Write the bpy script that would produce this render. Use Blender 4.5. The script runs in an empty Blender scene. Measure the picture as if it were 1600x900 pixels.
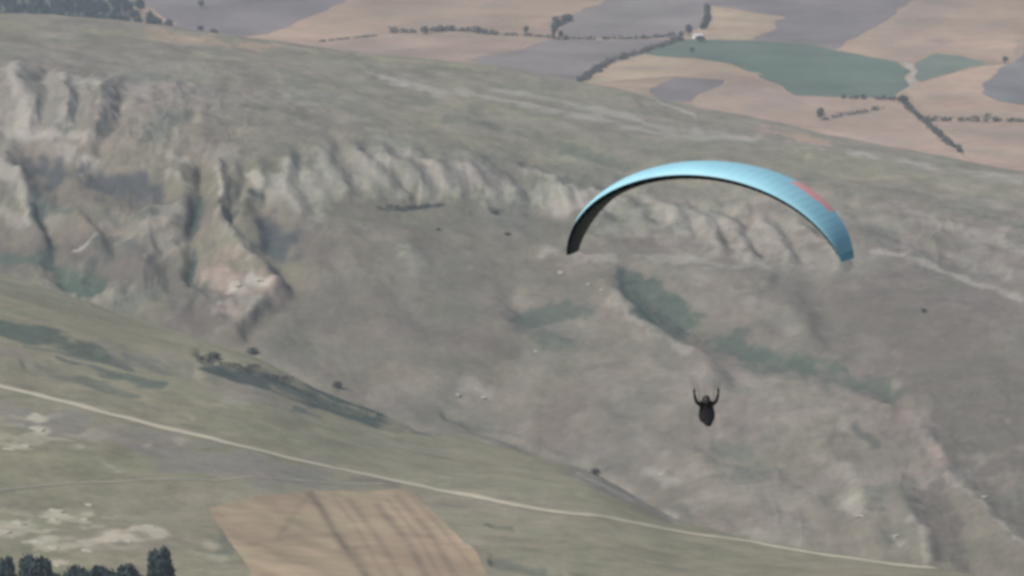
import bpy, bmesh, math, random
import numpy as np
from mathutils import Vector, Matrix, noise as mnoise
from mathutils.geometry import delaunay_2d_cdt
R = math.radians
random.seed(7)
rng = np.random.default_rng(7)
scene = bpy.context.scene
col = scene.collection

# ------------------------------------------------------------------ camera, world, sun, exposure
CAMZ = 340.0
PITCH = 8.4
HFOV = 12.0
cam_d = bpy.data.cameras.new('camera')
cam_d.sensor_width = 36.0
cam_d.lens = 18.0 / math.tan(R(HFOV / 2))
cam_d.clip_start = 1.0
cam_d.clip_end = 60000.0
cam = bpy.data.objects.new('camera', cam_d)
cam.location = (0, 0, CAMZ)
cam.rotation_euler = (R(90 - PITCH), 0, 0)
col.objects.link(cam)
scene.camera = cam

TO_SUN = Vector((-0.56, -0.38, 0.735)).normalized()
SUN_EL = math.asin(TO_SUN.z)
SUN_AZ = math.atan2(TO_SUN.x, TO_SUN.y)          # clockwise from +Y
world = bpy.data.worlds.new('World')
scene.world = world
world.use_nodes = True
wn = world.node_tree
sky = wn.nodes.new('ShaderNodeTexSky')
sky.sky_type = 'NISHITA'
sky.sun_disc = False
sky.sun_elevation = SUN_EL
sky.sun_rotation = SUN_AZ
sky.dust_density = 2.5
wn.links.new(sky.outputs['Color'], wn.nodes['Background'].inputs['Color'])
wn.nodes['Background'].inputs['Strength'].default_value = 0.085
sun_d = bpy.data.lights.new('sun', 'SUN')
sun_d.energy = 3.8
sun_d.angle = R(0.5)
sun_d.color = (1.0, 0.95, 0.88)
sun = bpy.data.objects.new('sun', sun_d)
sun.rotation_euler = (-TO_SUN).to_track_quat('-Z', 'Y').to_euler()
sun.location = (0, 0, 400)
col.objects.link(sun)
scene.view_settings.view_transform = 'Standard'
scene.view_settings.look = 'None'
scene.view_settings.exposure = 0.0
scene.view_settings.gamma = 1.0
scene.cycles.filter_width = 3.5
scene.cycles.use_denoising = True
scene.cycles.volume_bounces = 0
HAZE_DENSITY = 0.95e-4

# ------------------------------------------------------------------ helpers
TW = 2 * math.tan(R(HFOV / 2)) / 1600.0          # tangent per photograph pixel
CP, SP = math.cos(R(PITCH)), math.sin(R(PITCH))

def pix_dir(px, py):
    """unit-forward ray of a photograph pixel (world)"""
    u = (np.asarray(px, float) - 800) * TW
    v = (450 - np.asarray(py, float)) * TW
    return u, CP + v * SP, -SP + v * CP

def pix_z(px, py, r):
    """height of the ray of a pixel at ground distance r"""
    x, y, z = pix_dir(px, py)
    return CAMZ + r * z / np.hypot(x, y)

def to_pix(x, y, z):
    z = z - CAMZ
    d = y * CP - z * SP
    v = y * SP + z * CP
    return 800 + x / d / TW, 450 - v / d / TW

def az_pix(a):
    return 800 + np.tan(a) * CP / TW             # about, at mid frame

def smooth01(t):
    t = np.clip(t, 0, 1)
    return t * t * (3 - 2 * t)

def vnoise(x, y, seed=0):
    xi = np.floor(x).astype(np.int64); yi = np.floor(y).astype(np.int64)
    fx = x - xi; fy = y - yi
    fx = fx * fx * fx * (fx * (fx * 6 - 15) + 10); fy = fy * fy * fy * (fy * (fy * 6 - 15) + 10)
    def h(a, b):
        n = (a * 374761393 + b * 668265263 + seed * 974634777) & 0xFFFFFFFF
        n = ((n ^ (n >> 13)) * 1274126177) & 0xFFFFFFFF
        n = n ^ (n >> 16)
        return (n & 0xFFFFFF) / float(0xFFFFFF) * 2 - 1
    a = h(xi, yi); b = h(xi + 1, yi); c = h(xi, yi + 1); d = h(xi + 1, yi + 1)
    return (a * (1 - fx) + b * fx) * (1 - fy) + (c * (1 - fx) + d * fx) * fy

def fbm(x, y, octaves=4, seed=0, gain=0.5):
    s = 0; amp = 1; tot = 0
    for i in range(octaves):
        s = s + amp * vnoise(x, y, seed + i * 17); tot += amp
        x = x * 2.03 + 5.3; y = y * 2.03 - 3.7; amp *= gain
    return s / tot

def ridged(x, y, octaves=3, seed=0):
    s = 0; amp = 1; tot = 0
    for i in range(octaves):
        s = s + amp * (1 - np.abs(vnoise(x, y, seed + i * 31)) * 2); tot += amp
        x = x * 2.1 + 1.3; y = y * 2.1 + 7.7; amp *= 0.5
    return s / tot

def tag(o, label=None, cat=None, group=None, kind=None):
    if label: o['label'] = label
    if cat: o['category'] = cat
    if group: o['group'] = group
    if kind: o['kind'] = kind
    return o

def empty(name, loc, rz=0.0):
    o = bpy.data.objects.new(name, None)
    o.empty_display_size = 0.5
    o.location = loc
    o.rotation_euler = (0, 0, rz)
    col.objects.link(o)
    return o

def link_mesh(name, me, mat=None, parent=None):
    o = bpy.data.objects.new(name, me)
    if mat is not None and len(me.materials) == 0:
        me.materials.append(mat)
    if parent is not None:
        o.parent = parent
    col.objects.link(o)
    return o

def mesh_py(name, verts, faces, smooth=True):
    me = bpy.data.meshes.new(name)
    me.from_pydata(verts, [], faces)
    if smooth:
        me.polygons.foreach_set('use_smooth', np.ones(len(me.polygons), bool))
    me.update()
    return me

def bm_mesh(name, bm, smooth=True):
    me = bpy.data.meshes.new(name)
    bm.to_mesh(me); bm.free()
    if smooth:
        me.polygons.foreach_set('use_smooth', np.ones(len(me.polygons), bool))
    return me

def add_tube(bm, pts, radii, seg=6):
    """tapered tube along a polyline"""
    rings = []
    n = len(pts)
    for i, p in enumerate(pts):
        p = Vector(p)
        t = (Vector(pts[min(i + 1, n - 1)]) - Vector(pts[max(i - 1, 0)])).normalized()
        a = t.orthogonal().normalized(); b = t.cross(a)
        r = radii[i] if hasattr(radii, '__len__') else radii
        rings.append([bm.verts.new(p + (a * math.cos(2 * math.pi * k / seg) + b * math.sin(2 * math.pi * k / seg)) * r) for k in range(seg)])
    for i in range(n - 1):
        for k in range(seg):
            bm.faces.new((rings[i][k], rings[i][(k + 1) % seg], rings[i + 1][(k + 1) % seg], rings[i + 1][k]))
    bm.faces.new(rings[0][::-1]); bm.faces.new(rings[-1])

# ------------------------------------------------------------------ materials
def mat_simple(name, rgb, rough=0.9, noise_scale=0.0, noise_amt=0.0, bump=0.0, spec=0.2):
    m = bpy.data.materials.new(name); m.use_nodes = True
    nt = m.node_tree; b = nt.nodes['Principled BSDF']
    b.inputs['Roughness'].default_value = rough
    b.inputs['Specular IOR Level'].default_value = spec
    b.inputs['Base Color'].default_value = (*rgb, 1)
    if noise_scale:
        tc = nt.nodes.new('ShaderNodeTexCoord')
        nz = nt.nodes.new('ShaderNodeTexNoise'); nz.inputs['Scale'].default_value = noise_scale; nz.inputs['Detail'].default_value = 4
        mp = nt.nodes.new('ShaderNodeMapRange'); mp.inputs['From Min'].default_value = 0.25; mp.inputs['From Max'].default_value = 0.75
        mp.inputs['To Min'].default_value = 1 - noise_amt; mp.inputs['To Max'].default_value = 1 + noise_amt
        mx = nt.nodes.new('ShaderNodeVectorMath'); mx.operation = 'SCALE'; mx.inputs[0].default_value = rgb
        nt.links.new(tc.outputs['Object'], nz.inputs['Vector'])
        nt.links.new(nz.outputs['Fac'], mp.inputs['Value'])
        nt.links.new(mp.outputs['Result'], mx.inputs['Scale'])
        nt.links.new(mx.outputs['Vector'], b.inputs['Base Color'])
        if bump:
            bp = nt.nodes.new('ShaderNodeBump'); bp.inputs['Strength'].default_value = 0.6; bp.inputs['Distance'].default_value = bump
            nt.links.new(nz.outputs['Fac'], bp.inputs['Height']); nt.links.new(bp.outputs['Normal'], b.inputs['Normal'])
    return m

def mat_ground(name, scales, amts, bump_dist=0.5, bump_scale=0.25):
    """earth and dry grass: the mesh's own albedo attribute, broken up by noise at several scales"""
    m = bpy.data.materials.new(name); m.use_nodes = True
    nt = m.node_tree; b = nt.nodes['Principled BSDF']
    b.inputs['Roughness'].default_value = 0.95
    b.inputs['Specular IOR Level'].default_value = 0.08
    at = nt.nodes.new('ShaderNodeAttribute'); at.attribute_name = 'albedo'
    tc = nt.nodes.new('ShaderNodeTexCoord')
    cur = at.outputs['Color']
    for s, a in zip(scales, amts):
        nz = nt.nodes.new('ShaderNodeTexNoise'); nz.inputs['Scale'].default_value = s; nz.inputs['Detail'].default_value = 3
        nz.inputs['Roughness'].default_value = 0.6
        mp = nt.nodes.new('ShaderNodeMapRange'); mp.inputs['From Min'].default_value = 0.3; mp.inputs['From Max'].default_value = 0.7
        mp.inputs['To Min'].default_value = 1 - a; mp.inputs['To Max'].default_value = 1 + a
        mx = nt.nodes.new('ShaderNodeVectorMath'); mx.operation = 'SCALE'
        nt.links.new(tc.outputs['Object'], nz.inputs['Vector'])
        nt.links.new(nz.outputs['Fac'], mp.inputs['Value'])
        nt.links.new(cur, mx.inputs[0]); nt.links.new(mp.outputs['Result'], mx.inputs['Scale'])
        cur = mx.outputs['Vector']
    # slight hue drift between greenish grass and pinkish soil
    hz = nt.nodes.new('ShaderNodeTexNoise'); hz.inputs['Scale'].default_value = 0.035; hz.inputs['Detail'].default_value = 4
    nt.links.new(tc.outputs['Object'], hz.inputs['Vector'])
    rp = nt.nodes.new('ShaderNodeValToRGB')
    rp.color_ramp.elements[0].position = 0.35; rp.color_ramp.elements[0].color = (0.98, 1.015, 0.97, 1)
    rp.color_ramp.elements[1].position = 0.65; rp.color_ramp.elements[1].color = (1.03, 0.985, 1.0, 1)
    nt.links.new(hz.outputs['Fac'], rp.inputs['Fac'])
    mu = nt.nodes.new('ShaderNodeVectorMath'); mu.operation = 'MULTIPLY'
    nt.links.new(cur, mu.inputs[0]); nt.links.new(rp.outputs['Color'], mu.inputs[1])
    nt.links.new(mu.outputs['Vector'], b.inputs['Base Color'])
    bz = nt.nodes.new('ShaderNodeTexNoise'); bz.inputs['Scale'].default_value = bump_scale; bz.inputs['Detail'].default_value = 5
    nt.links.new(tc.outputs['Object'], bz.inputs['Vector'])
    bp = nt.nodes.new('ShaderNodeBump'); bp.inputs['Strength'].default_value = 1.0; bp.inputs['Distance'].default_value = bump_dist
    nt.links.new(bz.outputs['Fac'], bp.inputs['Height']); nt.links.new(bp.outputs['Normal'], b.inputs['Normal'])
    return m

M_ground = mat_ground('dry_hillside', (0.80, 0.30, 0.07), (0.08, 0.10, 0.09), 0.5, 0.22)
M_field = mat_ground('field_soil', (0.12, 0.02), (0.12, 0.10), 0.15, 0.3)
M_road = mat_simple('pale_dirt', (0.43, 0.395, 0.30), 0.95, 0.12, 0.10, 0.1)
M_path = mat_simple('trodden_dirt', (0.30, 0.27, 0.215), 0.95, 0.1, 0.12, 0.1)
M_rock = mat_simple('pale_limestone', (0.40, 0.375, 0.30), 0.95, 0.6, 0.16, 0.3)
M_leaf = mat_simple('dark_foliage', (0.038, 0.060, 0.064), 0.8, 1.5, 0.35)
M_leaf_far = mat_simple('dusty_foliage', (0.098, 0.100, 0.088), 0.85, 0.8, 0.3)
M_leaf_wood = mat_simple('bluish_foliage', (0.058, 0.082, 0.090), 0.85, 0.8, 0.3)
M_bark = mat_simple('bark', (0.09, 0.075, 0.06), 0.95, 4.0, 0.3)

# ------------------------------------------------------------------ terrain
def line(pts, xs, sm=40.0):
    """a feature line traced across the view, smoothed over neighbouring directions"""
    p = np.array(pts, float)
    out = []
    for k in (1, 2):
        v = np.interp(xs, p[:, 0], p[:, k])
        out.append(v)
    return out

az_mid = np.arctan((np.linspace(-230, 1830, 880) - 800) * TW / CP)
step = az_mid[1] - az_mid[0]
side = az_mid[-1] + (np.linspace(0, 1, 22)[1:] ** 2.2) * (R(75) - az_mid[-1])
AZ = np.concatenate([-side[::-1], az_mid, side])
r_near = np.linspace(2, 860, 36)
r_main = np.linspace(870, 2330, 880)
r_far = 2330 * (4700 / 2330) ** (np.linspace(0, 1, 290)[1:])
r_out = 4700 * (30000 / 4700) ** (np.linspace(0, 1, 30)[1:])
RR = np.concatenate([r_near, r_main, r_far, r_out])
NA, NR = len(AZ), len(RR)
PXA = np.clip(az_pix(AZ), -700, 2300)

# every feature line: (photograph column, row, ground distance); 'z' lines give the height below the camera instead of the row
L_bottom = [(-700, 950, 950), (0, 935, 960), (400, 950, 955), (800, 960, 945), (1600, 990, 900), (2300, 1000, 880)]
L_edge = [(-700, 380, 1760), (-200, 392, 1740), (0, 430, 1700), (100, 462, 1690), (200, 499, 1670), (300, 528, 1650), (400, 556, 1630), (500, 606, 1600),
          (600, 648, 1575), (700, 684, 1550), (800, 708, 1520), (930, 748, 1480), (1000, 786, 1430), (1060, 817, 1390), (1200, 848, 1310), (1400, 880, 1200), (1600, 908, 1100), (2300, 950, 1050)]
L_valley_z = [(-700, -272, 1830), (0, -274, 1775), (400, -284, 1690), (800, -303, 1600), (1060, -306, 1500), (1300, -309, 1430), (1600, -312, 1380), (2300, -316, 1330)]
L_foot = [(-700, 420, 1880), (0, 415, 1850), (200, 480, 1780), (400, 545, 1725), (800, 690, 1660), (1060, 800, 1560), (1300, 850, 1500), (1600, 870, 1450), (2300, 890, 1420)]
L_low = [(-700, 360, 1900), (0, 350, 1880), (400, 430, 1790), (800, 560, 1735), (1200, 640, 1655), (1600, 690, 1575), (2300, 700, 1560)]
L_bench = [(-700, 260, 1935), (0, 262, 1925), (400, 335, 1848), (600, 375, 1835), (800, 390, 1862), (1000, 405, 1855), (1200, 445, 1805), (1600, 500, 1715), (2300, 520, 1690)]
L_cfoot = [(-700, 190, 1975), (0, 190, 1965), (400, 290, 1878), (600, 325, 1885), (800, 340, 1918), (1000, 365, 1895), (1200, 390, 1862), (1600, 425, 1785), (2300, 450, 1740)]
L_ctop = [(-700, 110, 2015), (0, 112, 2010), (200, 160, 1985), (440, 238, 1915), (600, 245, 1935), (800, 262, 1965), (1000, 310, 1945), (1200, 345, 1905), (1600, 385, 1840), (2300, 420, 1790)]
L_upper = [(-700, 60, 2110), (0, 66, 2110), (400, 135, 2060), (800, 190, 2075), (1200, 270, 1990), (1600, 335, 1910), (2300, 370, 1870)]
L_crest = [(-700, 10, 2250), (0, 26, 2250), (200, 43, 2240), (330, 60, 2230), (500, 84, 2220), (780, 112, 2250), (1000, 152, 2220), (1200, 203, 2150), (1400, 248, 2070), (1600, 288, 2000), (2300, 380, 1950)]
L_back_z = [(-700, -300, 2750), (0, -297, 2700), (800, -308, 2650), (1600, -318, 2420), (2300, -325, 2350)]
L_plain_z = [(-700, -331, 3100), (0, -330, 3050), (800, -330, 2950), (1600, -330, 2600), (2300, -330, 2550)]

def gsm(v, n):
    k = np.exp(-0.5 * (np.arange(-3 * n, 3 * n + 1) / n) ** 2); k /= k.sum()
    return np.convolve(np.pad(v, 3 * n, mode='edge'), k, mode='valid')

nodes_r, nodes_z = [], []
nodes_r.append(np.full(NA, 0.0)); nodes_z.append(np.full(NA, CAMZ - 2.2))
nodes_r.append(np.full(NA, 250.0)); nodes_z.append(np.full(NA, CAMZ - 78))
nodes_r.append(np.full(NA, 620.0)); nodes_z.append(np.full(NA, CAMZ - 158))
for L, isz, sm in ((L_bottom, 0, 20), (L_edge, 0, 8), (L_valley_z, 1, 16), (L_foot, 0, 14), (L_low, 0, 14), (L_bench, 0, 12), (L_cfoot, 0, 12), (L_ctop, 0, 10),
                   (L_upper, 0, 16), (L_crest, 0, 12), (L_back_z, 1, 20), (L_plain_z, 1, 20)):
    v, r = line(L, PXA)
    r = gsm(r, sm)
    z = gsm(v, sm) + CAMZ if isz else pix_z(PXA, gsm(v, sm), r)
    nodes_r.append(r); nodes_z.append(z)
for rr, zz in ((4700, -329.5), (9000, -330.0), (31000, -332.0)):
    nodes_r.append(np.full(NA, float(rr))); nodes_z.append(np.full(NA, CAMZ + zz))
NRr = np.array(nodes_r); NZ = np.array(nodes_z)      # (nodes, NA)
for k in range(1, len(NRr)):
    NRr[k] = np.maximum(NRr[k], NRr[k - 1] + 8)

# monotone cubic (Fritsch-Carlson) along every direction, all directions at once
H = np.diff(NRr, axis=0); D = np.diff(NZ, axis=0) / H
m = np.zeros_like(NZ)
m[0] = D[0]; m[-1] = D[-1]
w1 = 2 * H[1:] + H[:-1]; w2 = H[1:] + 2 * H[:-1]
same = D[1:] * D[:-1] > 0
with np.errstate(divide='ignore', invalid='ignore'):
    hm = (w1 + w2) / (w1 / D[:-1] + w2 / D[1:])
m[1:-1] = np.where(same, hm, 0)
Z = np.zeros((NR, NA)); EDGE_R = NRr[4]; VALLEY_R = NRr[5]; CREST_R = NRr[12]
for j in range(NA):
    k = np.clip(np.searchsorted(NRr[:, j], RR, side='right') - 1, 0, len(NRr) - 2)
    h = H[k, j]; t = (RR - NRr[k, j]) / h
    t2 = t * t; t3 = t2 * t
    Z[:, j] = (2 * t3 - 3 * t2 + 1) * NZ[k, j] + (t3 - 2 * t2 + t) * h * m[k, j] + (3 * t2 - 2 * t3) * NZ[k + 1, j] + (t3 - t2) * h * m[k + 1, j]

A2, R2 = np.meshgrid(AZ, RR)
X = R2 * np.sin(A2); Y = R2 * np.cos(A2)
PX0, PY0 = to_pix(X, np.maximum(Y, 1.0), Z)
NEAR = 1 - smooth01((R2 - (EDGE_R[None, :] + 12)) / 30)       # the near plateau
PLAIN = smooth01((R2 - (CREST_R[None, :] + 60)) / 200)
MAIN = (1 - NEAR) * (1 - PLAIN)
INFRAME = (np.abs(PX0 - 800) < 1100) & (R2 > 860) & (R2 < 4700)

# wandering offset so that traced lines are uneven on the ground
WX = fbm(X * 0.030, Y * 0.018, 4, 3) * 16
WY = fbm(X * 0.030, Y * 0.018, 4, 91) * 9
WX += fbm(X * 0.11, Y * 0.07, 3, 7) * 7; WY += fbm(X * 0.11, Y * 0.07, 3, 95) * 4
PXW = PX0 + WX; PYW = PY0 + WY

def seg_dist(pts, width, sy, box_pad):
    """distance (in traced units) of every ground vertex from a polyline; sy stretches the depth direction"""
    p = np.array(pts, float)
    w = np.array(width, float) if hasattr(width, '__len__') else np.full(len(p), float(width))
    pad = w.max() * box_pad + 20
    sel = np.where((PXW > p[:, 0].min() - pad) & (PXW < p[:, 0].max() + pad) & (PYW > p[:, 1].min() - pad) & (PYW < p[:, 1].max() + pad) & INFRAME)
    x = PXW[sel]; y = PYW[sel]
    best = np.full(len(x), 1e9)
    if len(p) == 1:
        best = np.hypot(x - p[0, 0], (y - p[0, 1]) * sy) / w[0]
    for i in range(len(p) - 1):
        a = p[i]; b = p[i + 1]; ab = b - a
        t = np.clip(((x - a[0]) * ab[0] + (y - a[1]) * ab[1]) / max(ab @ ab, 1e-6), 0, 1)
        d = np.hypot(x - a[0] - t * ab[0], (y - a[1] - t * ab[1]) * sy) / (w[i] + t * (w[i + 1] - w[i]))
        best = np.minimum(best, d)
    return sel, best

# ---- relief: spurs (+) and gullies (-), metres
DZ = np.zeros_like(Z)
RELIEF = 0.54
def relief(layer, pts, width, h, sharp=1.0):
    sel, d = seg_dist(pts, width, 1.0, 2.2)
    f = np.exp(-(d ** (2 / sharp)) * 1.2) if sharp <= 1.01 else np.clip(1 - d / 2, 0, 1) ** sharp
    DZ[sel] += RELIEF * h * f * layer[sel]

# cliff band: rounded spurs running down to the right, each with a gully on its right
spurs = [[(448, 250), (452, 290), (474, 330)], [(500, 236), (520, 262), (545, 300)], [(552, 236), (585, 262), (628, 306)], [(598, 240), (640, 258), (668, 300)],
         [(650, 240), (690, 262), (722, 306)], [(694, 250), (730, 270), (760, 306)], [(742, 258), (775, 280), (800, 312)], [(796, 262), (850, 278), (888, 318)],
         [(868, 284), (900, 300), (940, 340)], [(928, 300), (980, 318), (1012, 358)], [(1000, 312), (1040, 330), (1066, 372)], [(1060, 330), (1100, 350), (1122, 390)],
         [(1120, 345), (1150, 365), (1168, 405)], [(1190, 350), (1215, 372), (1225, 410)], [(1250, 360), (1290, 385), (1300, 420)]]
for s in spurs:
    w = 11 + 6 * random.random()
    relief(MAIN, s, w, 2.0 + 1.2 * random.random())
    relief(MAIN, [(x + 21 + 4 * random.random(), y - 6) for x, y in s], 10, -1.4 - 0.8 * random.random())
# left badlands
for pts, w, h in (([(70, 108), (72, 150), (58, 196)], 11, -4), ([(30, 110), (44, 150), (38, 196)], 15, 3.5), ([(198, 148), (180, 185), (146, 225)], 13, -4.5),
                  ([(105, 130), (100, 160), (90, 200)], 10, 2.5), ([(165, 140), (150, 180), (130, 215)], 15, 3.5), ([(125, 150), (110, 190)], 7, -2),
                  ([(38, 218), (62, 252), (84, 285)], 26, -7), ([(150, 258), (200, 280), (240, 300)], 26, -6), ([(0, 250), (36, 290), (60, 345), (64, 372)], 16, 6),
                  ([(58, 318), (86, 360), (84, 420), (120, 452)], 17, -6), ([(316, 262), (312, 310), (302, 372), (296, 440)], 12, -7), ([(272, 270), (285, 300), (270, 350)], 18, 4),
                  ([(342, 262), (346, 300), (344, 345)], 11, 5), ([(384, 268), (376, 310), (362, 345)], 10, -4), ([(404, 262), (412, 290)], 10, 2.5),
                  ([(410, 318), (430, 350), (432, 386), (446, 410)], 27, -9), ([(345, 350), (372, 378), (398, 410), (432, 436)], 13, 5), ([(440, 438), (404, 476), (368, 514)], 15, 4.5),
                  ([(470, 430), (430, 480), (392, 520)], 20, -4), ([(240, 330), (228, 390), (226, 450)], 22, 3), ([(200, 330), (175, 390), (150, 440)], 18, -4), ([(265, 390), (262, 450)], 14, -3),
                  ([(120, 340), (150, 380), (160, 400)], 14, 3), ([(300, 450), (330, 490), (350, 520)], 14, 2.5)):
    relief(MAIN, pts, w, h)
# middle and right: gullies, spurs, ravines
for pts, w, h in (([(978, 428), (1010, 480), (1070, 525), (1150, 548), (1230, 566), (1330, 590), (1400, 615)], [14, 22, 26, 24, 20, 18, 16], -3.2),
                  ([(950, 455), (1010, 515), (1085, 560), (1125, 600)], 20, 4.0), ([(1180, 470), (1235, 480), (1262, 520)], 24, 3), ([(1270, 440), (1290, 490), (1300, 540)], 26, -3),
                  ([(800, 470), (820, 500), (900, 500)], 22, -3.5), ([(640, 385), (650, 430)], 22, 3), ([(560, 420), (620, 520), (680, 600)], 40, 3), ([(480, 520), (560, 590)], 40, -3),
                  ([(700, 650), (800, 690), (930, 738), (1010, 790), (1062, 812)], 9, -3), ([(860, 400), (960, 412), (1060, 420), (1200, 440)], 12, 2.5),
                  ([(960, 640), (1100, 690), (1230, 740), (1330, 790)], 18, -2.5), ([(1290, 690), (1330, 730), (1350, 790), (1352, 812)], 24, 3), ([(1400, 640), (1440, 680), (1470, 715)], 24, 3),
                  ([(1480, 735), (1520, 776), (1560, 815), (1610, 858)], 18, 2.6), ([(1500, 700), (1540, 760), (1610, 812)], 38, -2.6), ([(1440, 740), (1470, 800), (1500, 850), (1530, 890)], 40, -2.8),
                  ([(1400, 790), (1432, 830), (1460, 868)], 18, 3), ([(1380, 770), (1398, 850)], 14, -1.5), ([(1340, 560), (1400, 600), (1400, 660)], 22, -2.5), ([(1080, 720), (1180, 800), (1260, 840)], 20, 2.5),
                  ([(590, 118), (680, 150), (790, 200)], 12, -2.0), ([(1000, 160), (1120, 200), (1250, 240)], 10, -1.5), ([(850, 215), (920, 240), (980, 270)], 14, -2), ([(1330, 330), (1430, 380), (1560, 420)], 14, -2.5)):
    relief(MAIN, pts, w, h)
for pts, w, h in (([(0, 520), (100, 540), (180, 565), (300, 580)], 10, -3), ([(318, 556), (380, 580), (470, 612), (590, 655), (700, 672)], [9, 11, 15, 13, 8], -4), ([(40, 572), (170, 604), (300, 650)], 6, -1.2),
                  ([(770, 828), (800, 832)], 6, -1), ([(770, 880), (880, 892)], 7, -1.5), ([(150, 470), (330, 545), (480, 620)], 14, 1.5)):
    relief(NEAR, pts, w, h)

fr = INFRAME.astype(float)
steep = np.clip((MAIN * smooth01((PY0 - 100) / 60)), 0, 1)
# erosion rills down the badlands, broad swells everywhere
bad_l = np.exp(-((PX0 - 200) / 260) ** 2) * smooth01((PY0 - 90) / 50) * (1 - smooth01((PY0 - 470) / 60))
band_c = 365 - 120 * np.clip((1300 - PX0) / 900, 0, 1)
bad_c = np.exp(-((PY0 - band_c) / 60) ** 2) * smooth01((PX0 - 380) / 60)
bad_r = smooth01((PX0 - 980) / 150) * smooth01((PY0 - 560) / 80) * 0.40
BAD = np.clip(np.maximum(np.maximum(bad_l, bad_c * 0.6), bad_r), 0, 1) * MAIN
ROUGH = MAIN * (0.30 + 0.9 * BAD)
RX = PX0 + fbm(X * 0.05, Y * 0.04, 3, 8) * 20; RY = PY0 + fbm(X * 0.05, Y * 0.04, 3, 9) * 14
lean = RX - 0.25 * RY * smooth01((PX0 - 350) / 200) + 0.12 * RY
DZ += BAD * (ridged(lean / 52, RY / 150, 2, 11) - 0.1) * 0.9
DZ += BAD * (ridged(lean / 21, RY / 62, 3, 12) - 0.1) * 0.55
DZ += MAIN * fbm(X * 0.016, Y * 0.016, 3, 21) * 2.2
DZ += ROUGH * (fbm(X * 0.050, Y * 0.040, 2, 27) * 1.5 + fbm(X * 0.115, Y * 0.09, 2, 28) * 0.8 + fbm(X * 0.26, Y * 0.20, 3, 29) * 0.40)
DZ += NEAR * (fbm(X * 0.012, Y * 0.010, 3, 23) * 2.0 + fbm(X * 0.07, Y * 0.05, 3, 24) * 0.45) * smooth01((R2 - 880) / 80)
DZ += PLAIN * fbm(X * 0.0035, Y * 0.0035, 3, 25) * 1.5
Z = Z + DZ

# ---- albedo: what grows or lies where, with some shade and sunlight painted in
C_grass = np.array((0.222, 0.206, 0.164)); C_soil = np.array((0.188, 0.170, 0.141)); C_pale = np.array((0.335, 0.318, 0.283)); C_olive = np.array((0.236, 0.222, 0.157))
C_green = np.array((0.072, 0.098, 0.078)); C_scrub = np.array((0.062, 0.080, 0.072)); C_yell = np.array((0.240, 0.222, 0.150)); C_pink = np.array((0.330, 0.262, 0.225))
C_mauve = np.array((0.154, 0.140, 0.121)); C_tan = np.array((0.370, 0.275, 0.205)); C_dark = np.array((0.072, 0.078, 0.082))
COL = np.zeros(Z.shape + (3,))
up = smooth01((330 - PY0 + 0.12 * (PX0 - 800)) / 140)
base_main = C_soil + (C_grass * 1.04 - C_soil) * up[..., None]
base_near = np.broadcast_to(C_olive, base_main.shape)
base_plain = np.broadcast_to(C_tan * 0.93, base_main.shape)
COL = base_main * MAIN[..., None] + base_near * NEAR[..., None] + base_plain * PLAIN[..., None]
n1 = fbm(X * 0.020, Y * 0.012, 4, 41); n2 = fbm(X * 0.006, Y * 0.006, 3, 42); n3 = fbm(X * 0.06, Y * 0.035, 4, 43)
n4 = fbm(X * 0.13, Y * 0.075, 3, 44); n7 = fbm(X * 0.34, Y * 0.16, 2, 47); n5 = fbm(X * 0.045, Y * 0.030, 4, 45); n6 = fbm(X * 0.05, Y * 0.022, 4, 46)
COL *= (1 + 0.16 * n1 + 0.16 * n3 + 0.16 * n4 + 0.08 * n7)[..., None]
COL *= 1 + (n2 * 0.12)[..., None] * np.array((0.3, 0.6, -0.4)) * (MAIN + NEAR)[..., None]
def blend(f, c):
    global COL
    f = np.clip(f, 0, 1)[..., None]; COL = COL * (1 - f) + c * f
# broken bare patches and scattered dusty scrub over the whole slope
blend(MAIN * smooth01((n5 - 0.12) / 0.25) * (0.16 + 0.18 * BAD), C_pale * .92)
blend((MAIN + 0.5 * NEAR) * smooth01((n6 - 0.16) / 0.25) * (0.16 + 0.34 * BAD), C_scrub * 1.5)
blend(MAIN * smooth01((-n6 - 0.14) / 0.25) * 0.30, C_mauve * 0.9)

def paint(layer, pts, width, c, a=0.8, soft=1.0, sy=1.5):
    sel, d = seg_dist(pts, width, sy, 2.0)
    a = min(1.0, a * 1.25)
    f = np.clip(1.25 - 1.0 * d / (0.6 + 0.6 * soft) + 0.9 * n3[sel] + 0.8 * n4[sel] + 0.5 * n7[sel] + 0.4 * n1[sel], 0, 1)
    f = smooth01(f) * a * layer[sel]
    f = np.clip(f, 0, 1)[:, None]
    COL[sel] = COL[sel] * (1 - f) + c * f

# broad darker zones, then pale bare marl; sunlit spur crests painted pale too
for pts, w, a in (([(0, 390), (140, 400), (240, 420), (330, 490)], 62, .75), ([(40, 290), (200, 300), (300, 330)], 45, .65), ([(440, 340), (520, 420), (480, 480)], 50, .45), ([(500, 450), (640, 540), (760, 560)], 60, .35), ([(1330, 480), (1470, 560), (1600, 660)], 95, .75), ([(1480, 620), (1560, 700), (1620, 760)], 60, .6), ([(1480, 420), (1600, 520)], 40, .4), ([(300, 500), (200, 500)], 30, .3)):
    paint(MAIN, pts, w, C_mauve * .82, a, 1.2)
P = lambda pts, w, a=0.7, c=C_pale, soft=1.0: paint(MAIN, pts, w, c, a, soft)
P([(440, 290), (600, 270), (760, 285), (880, 312)], 36, 0.34, soft=1.4)
P([(900, 320), (1060, 350), (1200, 390), (1330, 420)], 34, 0.26, soft=1.4)
for s in spurs:  # sunlit brightness of the spur crests put into the colour
    P(s, 9, 0.32)
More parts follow.
